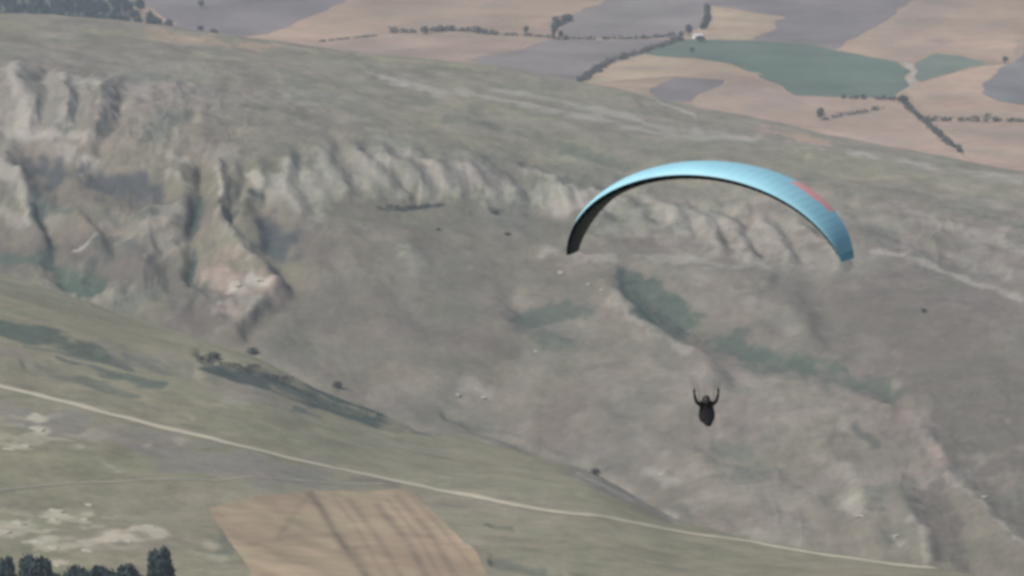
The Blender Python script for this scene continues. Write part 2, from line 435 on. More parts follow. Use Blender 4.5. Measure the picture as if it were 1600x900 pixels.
for pts, w, a in (([(28, 112), (44, 150), (40, 190)], 14, .65), ([(100, 132), (150, 135), (192, 142)], 8, .6), ([(160, 170), (182, 152)], 13, .7), ([(148, 195)], 11, .7), ([(105, 165), (95, 195)], 12, .45),
                  ([(0, 196), (60, 206), (112, 216)], 7, .7), ([(130, 220)], 8, .6), ([(140, 245), (132, 256)], 10, .65), ([(0, 262), (30, 292), (54, 342)], 13, .65), ([(8, 330), (30, 350)], 14, .4),
                  ([(96, 225), (104, 245)], 12, .5), ([(255, 270), (295, 290), (305, 300)], 10, .55), ([(335, 268), (345, 292), (344, 316)], 9, .8), ([(392, 275), (410, 290)], 10, .75), ([(270, 250), (285, 248)], 8, .5),
                  ([(452, 262), (470, 300), (490, 330)], 24, .4), ([(240, 320), (262, 340)], 18, .35), ([(118, 398), (136, 388), (154, 378)], 5, .85), ([(350, 350), (384, 384), (400, 405)], 12, .4),
                  ([(345, 480), (372, 508), (390, 470)], 16, .55), ([(620, 392), (655, 396), (650, 425)], 14, .35), ([(735, 605), (760, 615)], 20, .35), ([(640, 470), (660, 480)], 26, .18),
                  ([(570, 112), (640, 126), (690, 142)], 8, .5), ([(720, 140), (800, 165), (905, 182)], 8, .5), ([(900, 178), (1060, 212), (1180, 216)], 7, .5), ([(780, 132), (880, 152), (960, 172), (1060, 200)], 5, .5),
                  ([(1010, 150), (1050, 164), (1080, 176)], 4, .8), ([(1085, 200), (1180, 214)], 5, .55), ([(1220, 218), (1300, 232)], 4, .5), ([(1320, 240), (1365, 246)], 4, .7), ([(1412, 252), (1440, 256)], 6, .7),
                  ([(1450, 262), (1520, 274), (1590, 288)], 6, .6), ([(1360, 392), (1420, 402), (1470, 420), (1540, 446), (1600, 466)], 8, .6), ([(1430, 330), (1500, 350), (1600, 392)], 14, .35),
                  ([(1480, 390), (1560, 420)], 18, .3), ([(850, 402), (900, 404), (958, 410)], 8, .5), ([(1000, 408), (1060, 404), (1150, 420)], 8, .4), ([(958, 470), (1005, 510), (1070, 556)], 12, .38),
                  ([(1180, 478), (1220, 490), (1245, 520)], 14, .3), ([(1040, 340), (1070, 370)], 14, .4), ([(1150, 398), (1190, 420)], 12, .35), ([(1300, 420), (1335, 425)], 10, .35), ([(1030, 738), (1040, 750)], 12, .45), ([(1010, 790), (1050, 800)], 12, .3),
                  ([(1172, 830), (1192, 836)], 9, .4), ([(1330, 786), (1352, 804)], 11, .6), ([(1392, 832), (1402, 846)], 8, .8), ([(1420, 815), (1440, 834), (1458, 868)], 8, .6), ([(1440, 650), (1462, 690), (1478, 716)], 14, .5),
                  ([(1480, 738), (1524, 780), (1562, 816), (1604, 852)], 6, .65), ([(1440, 740), (1465, 752)], 12, .35), ([(1528, 776), (1545, 773)], 4, .7), ([(1290, 720), (1340, 745), (1345, 768)], 16, .3), ([(1310, 655), (1325, 665)], 8, .4)):
    P(pts, w, a * (.62 if pts[0][0] > 1200 and pts[0][1] > 600 else (1.15 if pts[0][0] > 500 and pts[0][1] < 290 else .85)))  # bare ground mixed with sunlit spur and ridge lines painted pale
for pts, w, a, c in (([(320, 432), (370, 438), (424, 440)], 20, .6, C_pink), ([(368, 445)], 9, .8, C_pale * 1.15), ([(392, 432), (418, 442)], 9, .9, C_pale * 1.2), ([(355, 395), (372, 400)], 14, .35, C_pink), ([(350, 480), (365, 490)], 14, .4, C_pink),
                     ([(1462, 700), (1474, 716)], 10, .6, C_pink), ([(1430, 630), (1440, 650)], 20, .25, C_pink), ([(1210, 740), (1240, 750)], 12, .25, C_pink),
                     ([(230, 52), (330, 64), (430, 76)], 6, .6, C_tan), ([(480, 84), (640, 100), (780, 110)], 5, .5, C_yell * 1.2), ([(1190, 200), (1300, 226)], 4, .6, C_tan), ([(0, 40), (120, 45), (240, 58)], 9, .4, C_yell)):
    paint(MAIN, pts, w, c, a)
# green growth in the gullies; shade of hollows and ravine painted in with it
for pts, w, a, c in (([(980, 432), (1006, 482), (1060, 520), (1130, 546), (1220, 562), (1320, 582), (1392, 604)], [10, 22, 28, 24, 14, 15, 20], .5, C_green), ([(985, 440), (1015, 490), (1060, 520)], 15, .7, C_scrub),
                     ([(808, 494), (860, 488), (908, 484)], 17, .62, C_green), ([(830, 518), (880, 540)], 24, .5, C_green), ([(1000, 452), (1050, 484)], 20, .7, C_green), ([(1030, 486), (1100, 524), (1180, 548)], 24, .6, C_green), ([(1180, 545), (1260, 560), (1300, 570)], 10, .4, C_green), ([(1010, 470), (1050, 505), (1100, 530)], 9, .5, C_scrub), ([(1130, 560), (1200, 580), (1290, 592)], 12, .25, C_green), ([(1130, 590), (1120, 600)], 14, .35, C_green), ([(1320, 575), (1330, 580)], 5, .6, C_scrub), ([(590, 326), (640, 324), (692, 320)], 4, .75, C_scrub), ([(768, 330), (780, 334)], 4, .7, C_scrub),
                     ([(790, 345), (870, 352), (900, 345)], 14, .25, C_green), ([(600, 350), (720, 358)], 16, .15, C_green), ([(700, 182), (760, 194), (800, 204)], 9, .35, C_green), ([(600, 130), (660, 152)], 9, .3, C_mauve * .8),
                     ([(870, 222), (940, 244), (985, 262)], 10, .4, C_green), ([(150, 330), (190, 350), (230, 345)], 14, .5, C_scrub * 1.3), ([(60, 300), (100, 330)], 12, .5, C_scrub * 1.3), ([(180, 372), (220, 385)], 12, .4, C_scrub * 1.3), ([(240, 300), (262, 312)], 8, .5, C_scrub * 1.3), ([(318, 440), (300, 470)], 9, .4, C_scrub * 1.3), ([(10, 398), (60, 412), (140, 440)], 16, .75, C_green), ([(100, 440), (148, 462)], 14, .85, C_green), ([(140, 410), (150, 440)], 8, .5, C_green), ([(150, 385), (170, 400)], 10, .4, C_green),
                     ([(36, 236), (60, 250), (80, 262)], 20, .85, C_dark), ([(152, 268), (200, 276), (236, 284)], 20, .75, C_dark), ([(56, 326), (72, 356)], 13, .9, C_scrub), ([(80, 380), (76, 420)], 13, .8, C_scrub),  # left hollows here and below: scrub plus their shade painted dark
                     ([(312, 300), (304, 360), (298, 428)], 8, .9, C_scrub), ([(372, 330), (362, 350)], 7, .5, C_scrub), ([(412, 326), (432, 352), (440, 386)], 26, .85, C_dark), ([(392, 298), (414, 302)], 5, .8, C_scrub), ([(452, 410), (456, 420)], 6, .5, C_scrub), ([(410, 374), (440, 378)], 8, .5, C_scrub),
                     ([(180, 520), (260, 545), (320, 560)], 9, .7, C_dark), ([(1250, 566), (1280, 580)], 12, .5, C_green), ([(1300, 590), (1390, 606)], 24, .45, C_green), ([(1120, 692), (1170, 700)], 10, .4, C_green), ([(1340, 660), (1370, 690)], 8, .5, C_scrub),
                     ([(1452, 770), (1490, 840), (1530, 890)], 30, .65, C_mauve * .72), ([(1500, 700), (1550, 770), (1610, 810)], 34, .6, C_mauve * .75), ([(1300, 460), (1450, 540), (1600, 640)], 90, .35, C_mauve), ([(420, 500), (560, 480), (700, 480)], 60, .25, C_mauve),  # includes painted shade in the ravine and right of its ridge
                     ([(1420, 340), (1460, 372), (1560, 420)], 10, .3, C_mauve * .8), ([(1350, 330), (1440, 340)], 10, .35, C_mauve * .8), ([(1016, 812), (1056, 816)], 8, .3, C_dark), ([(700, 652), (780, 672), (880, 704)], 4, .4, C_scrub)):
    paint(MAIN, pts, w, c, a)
# the near plateau
for pts, w, a, c in (([(0, 470), (110, 490), (260, 525)], 20, .45, C_yell), ([(100, 520), (200, 530)], 16, .3, C_yell), ([(0, 514), (80, 528), (150, 552), (200, 570)], [11, 13, 9, 5], .72, C_green), ([(60, 575), (170, 604), (220, 616)], 5, .5, C_green),
                     ([(320, 564), (380, 582), (440, 596)], [7, 10, 6], .75, C_scrub), ([(440, 602), (520, 630), (590, 652)], [10, 18, 14], .65, C_green), ([(590, 660), (700, 676), (740, 680)], 6, .5, C_green), ([(480, 610), (560, 600), (620, 640)], 12, .4, C_green),
                     ([(560, 745), (620, 758)], 8, .5, C_mauve), ([(0, 745), (90, 748)], 9, .4, C_olive), ([(150, 715), (170, 735), (240, 738)], 12, .35, C_yell), ([(150, 716), (178, 736)], 9, .35, C_pale),
                     ([(60, 790), (140, 770), (300, 790)], 30, .2, C_soil), ([(0, 850), (120, 850), (240, 850)], 36, .3, C_soil), ([(350, 820), (345, 860)], 14, .4, C_green), ([(700, 640), (760, 690), (900, 740)], 24, .25, C_yell), ([(760, 824), (800, 830)], 6, .5, C_green), ([(770, 878), (850, 888)], 7, .5, C_green),
                     ([(620, 700), (760, 740), (900, 780)], 34, .25, C_grass), ([(860, 850), (1000, 870), (1200, 880)], 20, .25, C_yell), ([(900, 735), (1000, 790)], 12, .45, C_soil), ([(930, 742), (990, 780), (1050, 812)], 5, .4, C_pale), ([(0, 560), (100, 585)], 10, .3, C_soil), ([(300, 590), (480, 640)], 20, .25, C_soil)):
    paint(NEAR, pts, w, c, a)
C_chalk = np.array((0.43, 0.405, 0.315)); C_heath = np.array((0.200, 0.186, 0.170))
for pts, w, a, c in (([(0, 640), (150, 680), (300, 715), (480, 748)], 36, .6, C_heath), ([(860, 716), (940, 758), (1036, 806)], 13, .75, C_soil), ([(906, 738), (980, 780), (1056, 815)], 4, .5, C_pale), ([(40, 546), (120, 560), (200, 580)], 4, .55, C_scrub * 1.4), ([(90, 566), (170, 588), (250, 606)], 3, .6, C_scrub * 1.4),
                     ([(200, 556), (260, 572), (330, 596)], 5, .5, C_scrub * 1.5), ([(0, 552), (60, 562)], 8, .3, C_heath), ([(170, 540), (330, 590), (420, 622)], 12, .3, C_heath), ([(460, 640), (500, 648)], 4, .6, C_scrub * 1.4), ([(360, 622), (380, 630)], 9, .4, C_pale), ([(330, 572), (420, 598)], 10, .7, C_scrub), ([(480, 612), (540, 634), (590, 650)], 13, .6, C_scrub),
                     ([(590, 664), (660, 674), (740, 682)], 4, .6, C_scrub * 1.4), ([(860, 770), (1000, 800)], 14, .3, C_yell), ([(330, 748), (480, 752)], 5, .35, C_heath)):
    paint(NEAR, pts, w, c, a)
zone = NEAR * np.exp(-((PX0 - 90) / 130) ** 2 - ((PY0 - 840) / 42) ** 2)
blend(zone * smooth01((fbm(X * 0.16, Y * 0.075, 3, 71) - 0.02) / 0.22) * 0.75, C_chalk)
zone = NEAR * np.exp(-((PX0 - 60) / 90) ** 2 - ((PY0 - 675) / 32) ** 2)
blend(zone * smooth01((fbm(X * 0.14, Y * 0.07, 3, 72) - 0.08) / 0.22) * 0.6, C_chalk)
for px_, py_, w, a in ((57, 648, 14, .7), (55, 671, 18, .75), (20, 700, 14, .6), (36, 697, 12, .7), (125, 697, 9, .5), (12, 820, 24, .7), (30, 826, 20, .6), (86, 798, 18, .7), (86, 812, 12, .8), (132, 812, 10, .6), (136, 790, 12, .6), (72, 852, 20, .85),
                       (98, 868, 14, .7), (88, 888, 12, .7), (172, 844, 18, .75), (196, 846, 14, .7), (232, 824, 14, .65), (135, 861, 14, .7), (246, 836, 9, .6), (4, 838, 12, .6), (335, 876, 14, .4), (165, 682, 10, .3), (275, 690, 14, .25), (230, 695, 10, .25), (322, 850, 10, .4), (292, 866, 12, .35)):
    paint(NEAR, [(px_, py_)], w, C_chalk, a, sy=2.2)

wz = PLAIN * smooth01((262 - PX0 + WX * 2.0) / 70) * smooth01((62 + 0.02 * PX0 - PY0) / 6)
blend(wz * 0.9, C_green * 1.15)
C_mid = PLAIN * smooth01((n5 - .1) / .3) * .3
blend(C_mid, C_tan * 1.1)

def ground_mesh():
    me = bpy.data.meshes.new('terrain')
    V = np.stack([X, Y, Z], -1).reshape(-1, 3)
    me.vertices.add(len(V)); me.vertices.foreach_set('co', V.ravel())
    i, j = np.meshgrid(np.arange(NR - 1), np.arange(NA - 1), indexing='ij')
    a = (i * NA + j).ravel()
    F = np.stack([a, a + 1, a + NA + 1, a + NA], -1)
    n = len(F)
    me.loops.add(n * 4); me.loops.foreach_set('vertex_index', F.ravel().astype(np.int32))
    me.polygons.add(n); me.polygons.foreach_set('loop_start', np.arange(0, n * 4, 4, dtype=np.int32))
    me.polygons.foreach_set('use_smooth', np.ones(n, bool))
    me.update(calc_edges=True)
    at = me.attributes.new('albedo', 'FLOAT_COLOR', 'POINT')
    c = np.concatenate([np.clip(COL, 0.02, 0.6).reshape(-1, 3), np.ones((len(V), 1))], 1).astype(np.float32)
    at.data.foreach_set('color', c.ravel())
    return me
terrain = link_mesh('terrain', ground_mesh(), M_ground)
tag(terrain, 'dry grassy hillside with eroded gullies and pale bare spurs', None, None, 'structure')

def gz(x, y):
    """height of the terrain mesh"""
    r = math.hypot(x, y); a = math.atan2(x, y)
    i = min(max(int(np.searchsorted(RR, r)) - 1, 0), NR - 2); j = min(max(int(np.searchsorted(AZ, a)) - 1, 0), NA - 2)
    u = (r - RR[i]) / (RR[i + 1] - RR[i]); v = (a - AZ[j]) / (AZ[j + 1] - AZ[j])
    return float((Z[i, j] * (1 - v) + Z[i, j + 1] * v) * (1 - u) + (Z[i + 1, j] * (1 - v) + Z[i + 1, j + 1] * v) * u)

def hit(px, py, rmin=880.0, rmax=9000.0):
    """where the sight line of a traced point meets the ground"""
    x, y, z = (float(q) for q in pix_dir(px, py))
    h = math.hypot(x, y); s = z / h; a = math.atan2(x, y)
    j = min(max(int(np.searchsorted(AZ, a)) - 1, 0), NA - 2); v = (a - AZ[j]) / (AZ[j + 1] - AZ[j])
    prof = Z[:, j] * (1 - v) + Z[:, j + 1] * v
    d = CAMZ + RR * s - prof
    k = np.where((d <= 0) & (RR > rmin))[0]
    if len(k) == 0:
        r = rmax
    else:
        k = k[0]; d0, d1 = d[k - 1], d[k]
        r = RR[k - 1] + (RR[k] - RR[k - 1]) * (d0 / (d0 - d1) if d0 > 0 else 0)
    X_, Y_ = r * math.sin(a), r * math.cos(a)
    return Vector((X_, Y_, gz(X_, Y_)))

def on_plain(px, py):
    """a traced point of the far plain (also where the near crest hides it)"""
    x, y, z = (float(q) for q in pix_dir(px, py))
    h = math.hypot(x, y); r = -330.0 / (z / h)
    for _ in range(3):
        zz = gz(r * x / h, r * y / h); zz = zz if r > 2900 else 10.0
        r = (zz - CAMZ) / (z / h)
    return Vector((r * x / h, r * y / h, 0))

# ------------------------------------------------------------------ roads
def resample(pts, step):
    out = [pts[0].copy()]
    for a, b in zip(pts[:-1], pts[1:]):
        n = max(1, int((b - a).length / step))
        for k in range(1, n + 1):
            out.append(a.lerp(b, k / n))
    return out

def smooth_pts(p, n=3):
    for _ in range(n):
        p = [p[0]] + [(p[i - 1] + p[i] * 2 + p[i + 1]) / 4 for i in range(1, len(p) - 1)] + [p[-1]]
    return p

def ribbon(name, pix, width, mat, lift, label, rmin=880):
    pts = [hit(x, y, rmin) for x, y in pix]
    for p in pts: p.z = 0
    pts = smooth_pts(resample(pts, 2.0), 6)
    V, F = [], []
    K = 4
    for i, p in enumerate(pts):
        t = (pts[min(i + 1, len(pts) - 1)] - pts[max(i - 1, 0)]).normalized(); nrm = Vector((-t.y, t.x, 0))
        wl = width * (1 + 0.28 * mnoise.noise(Vector((i * 0.11, 3.1, 0)))); wr = width * (1 + 0.28 * mnoise.noise(Vector((i * 0.13, 8.7, 0))))
        for k in range(K + 1):
            f = k / K
            q = p + nrm * (-wl / 2 * (1 - f) + wr / 2 * f)
            V.append((q.x, q.y, gz(q.x, q.y) + lift * (1 if 0 < k < K else 0.3)))
    for i in range(len(pts) - 1):
        for k in range(K):
            a = i * (K + 1) + k
            F.append((a, a + 1, a + K + 2, a + K + 1))
    o = link_mesh(name, mesh_py(name, V, F), mat)
    tag(o, label, None, None, 'structure')
    return o
ribbon('dirt_road', [(-60, 586), (0, 603), (70, 620), (150, 641), (250, 667), (350, 691), (420, 708), (520, 731), (640, 756), (720, 771), (800, 788), (900, 805), (1000, 820), (1060, 830), (1200, 852), (1350, 876), (1450, 889), (1560, 902), (1640, 914)],
       5.0, M_road, 0.35, 'pale dirt road running down across the near grassy slope')
ribbon('footpath', [(-20, 770), (40, 761), (110, 755), (200, 752), (330, 751), (480, 752), (600, 756)], 1.6, M_path, 0.25, 'faint trodden path below the dirt road')

# ------------------------------------------------------------------ fields
def field(name, poly_pix, rgb, label, plain=True, lift=0.13, spacing=13.0, streaks=(), streak_c=None, vary=0.30, furrow=0.0, fdir=(1, 0.3), fstep=40.0):
    pts = [on_plain(x, y) if plain else hit(x, y) for x, y in poly_pix]
    for p in pts: p.z = 0
    ring = resample(pts + [pts[0]], spacing * 0.5)[:-1]
    ring = [Vector((p.x + mnoise.noise(p * 0.02 + Vector((0, 0, 5))) * 6.5 * min(1, spacing / 13), p.y + mnoise.noise(p * 0.02 + Vector((7, 0, 2))) * 6.5 * min(1, spacing / 13), 0)) for p in ring]
    xs = [p.x for p in ring]; ys = [p.y for p in ring]
    V2 = [Vector((p.x, p.y)) for p in ring]
    n0 = len(V2)
    rx, ry = np.array(xs), np.array(ys)
    gx, gy = np.meshgrid(np.arange(min(xs), max(xs), spacing), np.arange(min(ys), max(ys), spacing))
    gx = (gx + rng.uniform(-.2, .2, gx.shape) * spacing).ravel(); gy = (gy + rng.uniform(-.2, .2, gy.shape) * spacing).ravel()
    ins = np.zeros(len(gx), bool); q = len(rx) - 1
    for i in range(len(rx)):
        c = ((ry[i] > gy) != (ry[q] > gy)) & (gx < (rx[q] - rx[i]) * (gy - ry[i]) / (ry[q] - ry[i] + 1e-12) + rx[i])
        ins ^= c; q = i
    for a, b in zip(gx[ins], gy[ins]):
        V2.append(Vector((a, b)))
    vo, ed, fa, *_ = delaunay_2d_cdt(V2, [], [list(range(n0))], 1, 1e-4)
    vs = [(v.x, v.y, gz(v.x, v.y) + lift) for v in vo]
    me = mesh_py(name, vs, [tuple(f) for f in fa])
    P3 = np.array(vs)
    c = np.array(rgb)[None, :] * (1 + vary * fbm(P3[:, 0] * 0.008, P3[:, 1] * 0.004, 4, 61) + vary * 0.8 * fbm(P3[:, 0] * 0.03, P3[:, 1] * 0.012, 3, 62))[:, None]
    if furrow:
        d = np.array(fdir, float); d /= np.hypot(*d)
        t = (P3[:, 0] * -d[1] + P3[:, 1] * d[0]) / fstep + 0.5 * fbm(P3[:, 0] * 0.01, P3[:, 1] * 0.01, 2, 63)
        c *= (1 + furrow * vnoise(t, t * 0 + 0.5, 64))[:, None]
    if streaks:
        spx, spy = to_pix(P3[:, 0], P3[:, 1], P3[:, 2])
        for sp, w, a in streaks:
            best = np.full(len(P3), 1e9); sp = np.array(sp, float)
            for k in range(len(sp) - 1):
                ab = sp[k + 1] - sp[k]
                t = np.clip(((spx - sp[k, 0]) * ab[0] + (spy - sp[k, 1]) * ab[1]) / (ab @ ab), 0, 1)
                best = np.minimum(best, np.hypot(spx - sp[k, 0] - t * ab[0], spy - sp[k, 1] - t * ab[1]))
            f = (np.exp(-(best / w) ** 2) * a * (1 + 0.4 * fbm(P3[:, 0] * 0.05, P3[:, 1] * 0.05, 2, 65)))[:, None]
            c = c * (1 - f) + np.array(streak_c) * f
    at = me.attributes.new('albedo', 'FLOAT_COLOR', 'POINT')
    at.data.foreach_set('color', np.concatenate([np.clip(c, 0.02, .7), np.ones((len(c), 1))], 1).astype(np.float32).ravel())
    o = link_mesh(name, me, M_field)
    tag(o, label, None, None, 'structure')
    return o

TAN = (0.365, 0.268, 0.198); TAN2 = (0.385, 0.298, 0.212); PINK = (0.335, 0.250, 0.198); PLO = (0.195, 0.170, 0.172); PLO2 = (0.225, 0.195, 0.190); GRN = (0.108, 0.150, 0.118)
field('ploughed_field', [(240, -40), (560, -40), (545, 0), (418, 53), (332, 62), (296, 58), (262, 30), (215, 0), (190, -40)], PLO, 'mauve ploughed field at the top left behind the crest')
field('stubble_field', [(418, 55), (548, -2), (560, -40), (1000, -40), (960, 0), (880, 26), (832, 46), (740, 48), (620, 47), (500, 64), (420, 64)], TAN, 'broad pinkish stubble field above the long hedge', streaks=[([(560, 60), (640, 38), (800, 30)], 5, .35), ([(600, 20), (800, 8)], 6, .25)], streak_c=PLO2)
field('stubble_field', [(400, 62), (500, 67), (620, 52), (740, 54), (832, 56), (862, 60), (735, 95), (790, 112), (640, 118), (400, 100)], PINK, 'pinkish stubble field between the long hedge and the crest', streaks=[([(530, 85), (640, 78)], 7, .3)], streak_c=PLO2)
field('ploughed_field', [(738, 95), (866, 62), (940, 63), (1062, 62), (1000, 88), (950, 98), (905, 130), (860, 140), (780, 115)], PLO2, 'mauve ploughed wedge below the long hedge')
field('ploughed_field', [(868, 56), (884, 27), (966, -2), (1005, -40), (1112, -40), (1110, 10), (1092, 46), (1064, 59), (940, 60)], PLO2, 'mauve field left of the small white roofed house', streaks=[([(980, 20), (1040, 10)], 12, .4)], streak_c=(0.2, 0.2, 0.165))
field('stubble_field', [(1109, 10), (1150, 20), (1228, 28), (1204, 40), (1180, 62), (1112, 60), (1096, 50)], TAN2, 'small pale stubble field beside the white roofed house')
field('ploughed_field', [(1113, -40), (1111, 8), (1230, 27), (1208, 40), (1184, 62), (1262, 68), (1306, 78), (1350, 50), (1432, -2), (1470, -40)], PLO, 'large mauve ploughed field above the green field', streaks=[([(1130, 20), (1260, 50), (1330, 40)], 9, .3), ([(1240, 10), (1380, 0)], 8, .3)], streak_c=(0.25, 0.22, 0.2))
field('stubble_field', [(1308, 79), (1352, 52), (1434, -2), (1472, -40), (1700, -40), (1700, 20), (1600, 55), (1570, 98), (1500, 84), (1470, 80), (1425, 95), (1398, 95)], TAN, 'pale stubble field at the top right corner', streaks=[([(1390, 60), (1420, 30), (1480, 0)], 26, .45), ([(1410, 92), (1470, 66)], 7, .6), ([(1500, 45), (1560, 40)], 7, .3)], streak_c=PLO2)
field('green_field', [(1000, 82), (1068, 62), (1182, 63), (1262, 69), (1308, 80), (1400, 97), (1418, 112), (1412, 140), (1390, 153), (1250, 150), (1192, 122), (1160, 106), (1090, 90), (1040, 88)], GRN, 'long green field crossing the plain', streaks=[([(1050, 72), (1180, 74)], 8, .35), ([(1340, 130), (1390, 140)], 12, .4)], streak_c=(0.17, 0.18, 0.15), vary=.18)
field('green_field', [(1426, 98), (1470, 84), (1505, 88), (1536, 100), (1490, 112), (1430, 128)], (0.135, 0.165, 0.135), 'small green field right of the pale farm track')
field('farm_track', [(1411, 96), (1424, 100), (1430, 118), (1420, 142), (1412, 140), (1420, 118)], (0.34, 0.31, 0.26), 'pale farm track between the two green fields', spacing=8)
field('stubble_field', [(935, 104), (970, 88), (1000, 86), (1090, 91), (1160, 107), (1192, 118), (1150, 126), (1060, 119), (1010, 122), (920, 132)], TAN2, 'pale stubble strip under the green field', streaks=[([(960, 108), (1050, 106), (1140, 118)], 3, .4)], streak_c=PLO2)
field('ploughed_field', [(1008, 138), (1060, 121), (1135, 126), (1080, 158), (1030, 160)], PLO, 'small dark mauve field just beyond the crest')
field('stubble_field', [(1083, 160), (1138, 128), (1194, 124), (1250, 152), (1390, 157), (1418, 164), (1450, 200), (1500, 240), (1560, 290), (1300, 260), (1150, 210)], PINK, 'pinkish stubble field between green field and crest', streaks=[([(1110, 150), (1180, 140), (1240, 158)], 7, .35), ([(1330, 210), (1420, 222)], 9, .3), ([(1180, 165), (1260, 160)], 8, .4), ([(1290, 184), (1370, 172)], 5, .45), ([(1200, 195), (1290, 222)], 4, -.3)], streak_c=PLO2)
field('stubble_field', [(1416, 141), (1432, 130), (1490, 114), (1540, 104), (1572, 102), (1534, 134), (1548, 156), (1600, 166), (1700, 170), (1700, 186), (1452, 183)], (0.39, 0.285, 0.215), 'pinkish stubble field right of the drainage line', streaks=[([(1450, 150), (1530, 150)], 7, .35), ([(1470, 176), (1600, 180)], 4, .4)], streak_c=PLO2)
field('ploughed_field', [(1534, 136), (1572, 103), (1604, 78), (1700, 40), (1700, 168), (1600, 164), (1556, 158)], (0.17, 0.165, 0.17), 'dark grey mauve field at the right edge')
field('stubble_field', [(1454, 192), (1520, 193), (1700, 196), (1700, 330), (1570, 300), (1508, 244)], PINK, 'pinkish stubble field at right edge below the dark hedge', streaks=[([(1480, 205), (1600, 212)], 6, .35), ([(1520, 236), (1600, 246)], 6, .35)], streak_c=(0.2, 0.19, 0.15))
field('stubble_field', [(325, 795), (400, 778), (485, 768), (640, 765), (655, 785), (700, 822), (748, 872), (775, 920), (385, 935), (392, 896), (362, 850)], (0.375, 0.298, 0.205), 'tan stubble field on the near slope below the road', plain=False, lift=0.18, spacing=0.75,
      streaks=[([(483, 768), (505, 800), (525, 835), (575, 905)], 6, .75), ([(590, 790), (640, 850), (668, 905)], 6, .5), ([(545, 780), (590, 840), (630, 905)], 5, .4), ([(620, 775), (670, 830), (715, 905)], 6, .45), ([(555, 860), (580, 905)], 6, .4), ([(640, 772), (690, 825), (740, 890)], 3, .35), ([(520, 775), (555, 820), (600, 900)], 3, .3), ([(605, 780), (655, 840), (690, 905)], 3, .35), ([(485, 770), (462, 800), (436, 838)], 5, .3), ([(390, 850), (470, 836), (540, 838)], 4, .25)], streak_c=(0.15, 0.12, 0.095), vary=.26, furrow=.16, fdir=(0.35, -1), fstep=5.0)

# ------------------------------------------------------------------ trees, bushes, hedges
def leaf_cloud(blobs, n, size, seed, jitter=0.35):
    """leaf sprays spread through clumps: blobs = (centre, radii)"""
    rg = np.random.default_rng(seed)
    V, F = [], []
    vol = np.array([b[1][0] * b[1][1] * b[1][2] for b in blobs]); vol = vol ** 0.67; vol /= vol.sum()
    for b, share in zip(blobs, vol):
        k = max(4, int(n * share))
        d = rg.normal(size=(k, 3)); d /= np.linalg.norm(d, axis=1)[:, None]
        rad = rg.uniform(0.45, 1.0, k) ** 0.5
        c = np.array(b[0]) + d * rad[:, None] * np.array(b[1]) * rg.uniform(1 - jitter, 1 + jitter * .5, (k, 1))
        for q, dd in zip(c, d):
            s = size * rg.uniform(.6, 1.3)
            nn = dd + rg.normal(size=3) * 0.6; nn /= np.linalg.norm(nn)
            a = np.cross(nn, rg.normal(size=3)); a /= np.linalg.norm(a) + 1e-9; bb = np.cross(nn, a)
            i = len(V)
            V += [tuple(q - a * s), tuple(q - bb * s * .7), tuple(q + a * s), tuple(q + bb * s * .7 + nn * s * .25)]
            F.append((i, i + 1, i + 2, i + 3))
    return V, F

def trunk_mesh(h, r, seed):
    rg = random.Random(seed); bm = bmesh.new()
    add_tube(bm, [(0, 0, -0.8), (0.05, 0, h * .35), (0.0, .05, h * .8)], [r * 1.3, r, r * .4], 7)
    for k in range(5):
        a = k * 2.4 + rg.random(); z = h * (.35 + .09 * k)
        add_tube(bm, [(0, 0, z), (math.cos(a) * h * .13, math.sin(a) * h * .13, z + h * .12), (math.cos(a) * h * .22, math.sin(a) * h * .22, z + h * .2)], [r * .5, r * .3, r * .12], 5)
    return bm_mesh('trunk', bm)

def round_crown(h, w, seed, n=420):
    rg = random.Random(seed); bl = []
    for k in range(9):
        a = k * 2.39996 + rg.random() * .6; q = (k / 8)
        rr = w * .5 * .62 * math.sin(math.pi * (.25 + .6 * q))
        bl.append(((math.cos(a) * rr, math.sin(a) * rr, h * (.36 + .5 * q)), (w * .24 * rg.uniform(.8, 1.25), w * .24 * rg.uniform(.8, 1.25), h * .15 * rg.uniform(.8, 1.3))))
    bl.append(((0, 0, h * .6), (w * .28, w * .28, h * .28)))
    V, F = leaf_cloud(bl, n, w * .075, seed)
    return mesh_py('crown', V, F, False)

def cone_crown(h, w, seed, n=2600):
    rg = random.Random(seed); bl = []
    L = 11
    for k in range(L):
        q = k / (L - 1); rr = w * .5 * (1 - q) ** .75
        m_ = max(1, int(7 * (1 - q)))
        for s in range(m_):
            a = s * 2 * math.pi / m_ + k * 1.1 + rg.random() * .4
            bl.append(((math.cos(a) * rr * .62, math.sin(a) * rr * .62, h * (.1 + .86 * q)), (w * .03 + rr * .42, w * .03 + rr * .42, h * .065 * rg.uniform(.8, 1.3))))
    V, F = leaf_cloud(bl, n, w * .045, seed)
    return mesh_py('crown', V, F, False)

far_trunks = [trunk_mesh(1.0, 0.04, s) for s in (1, 2)]
far_crowns = [round_crown(1.0, 0.85, s) for s in (11, 12, 13, 14)]
for me in far_trunks: me.materials.append(M_bark)
for me in far_crowns: me.materials.append(M_leaf_far)
def far_tree(px, py, h, w, label, group=None, k=0, name='tree', plain=True):
    p = on_plain(px, py) if plain else hit(px, py)
    p.z = gz(p.x, p.y)
    t = empty(name, p, random.random() * 6)
    tag(t, label, 'tree' if name != 'bush' else 'bush', group)
    s = (w / .85, w / .85, h)
    c = bpy.data.objects.new('crown', far_crowns[k % 4]); c.parent = t; c.scale = s; col.objects.link(c)
    u = bpy.data.objects.new('trunk', far_trunks[k % 2]); u.parent = t; u.scale = s; col.objects.link(u)
    if name == 'bush':
        c.location.z = -h * .25; u.name = 'stem'; u.scale = (s[0], s[1], h * .6)
    return t

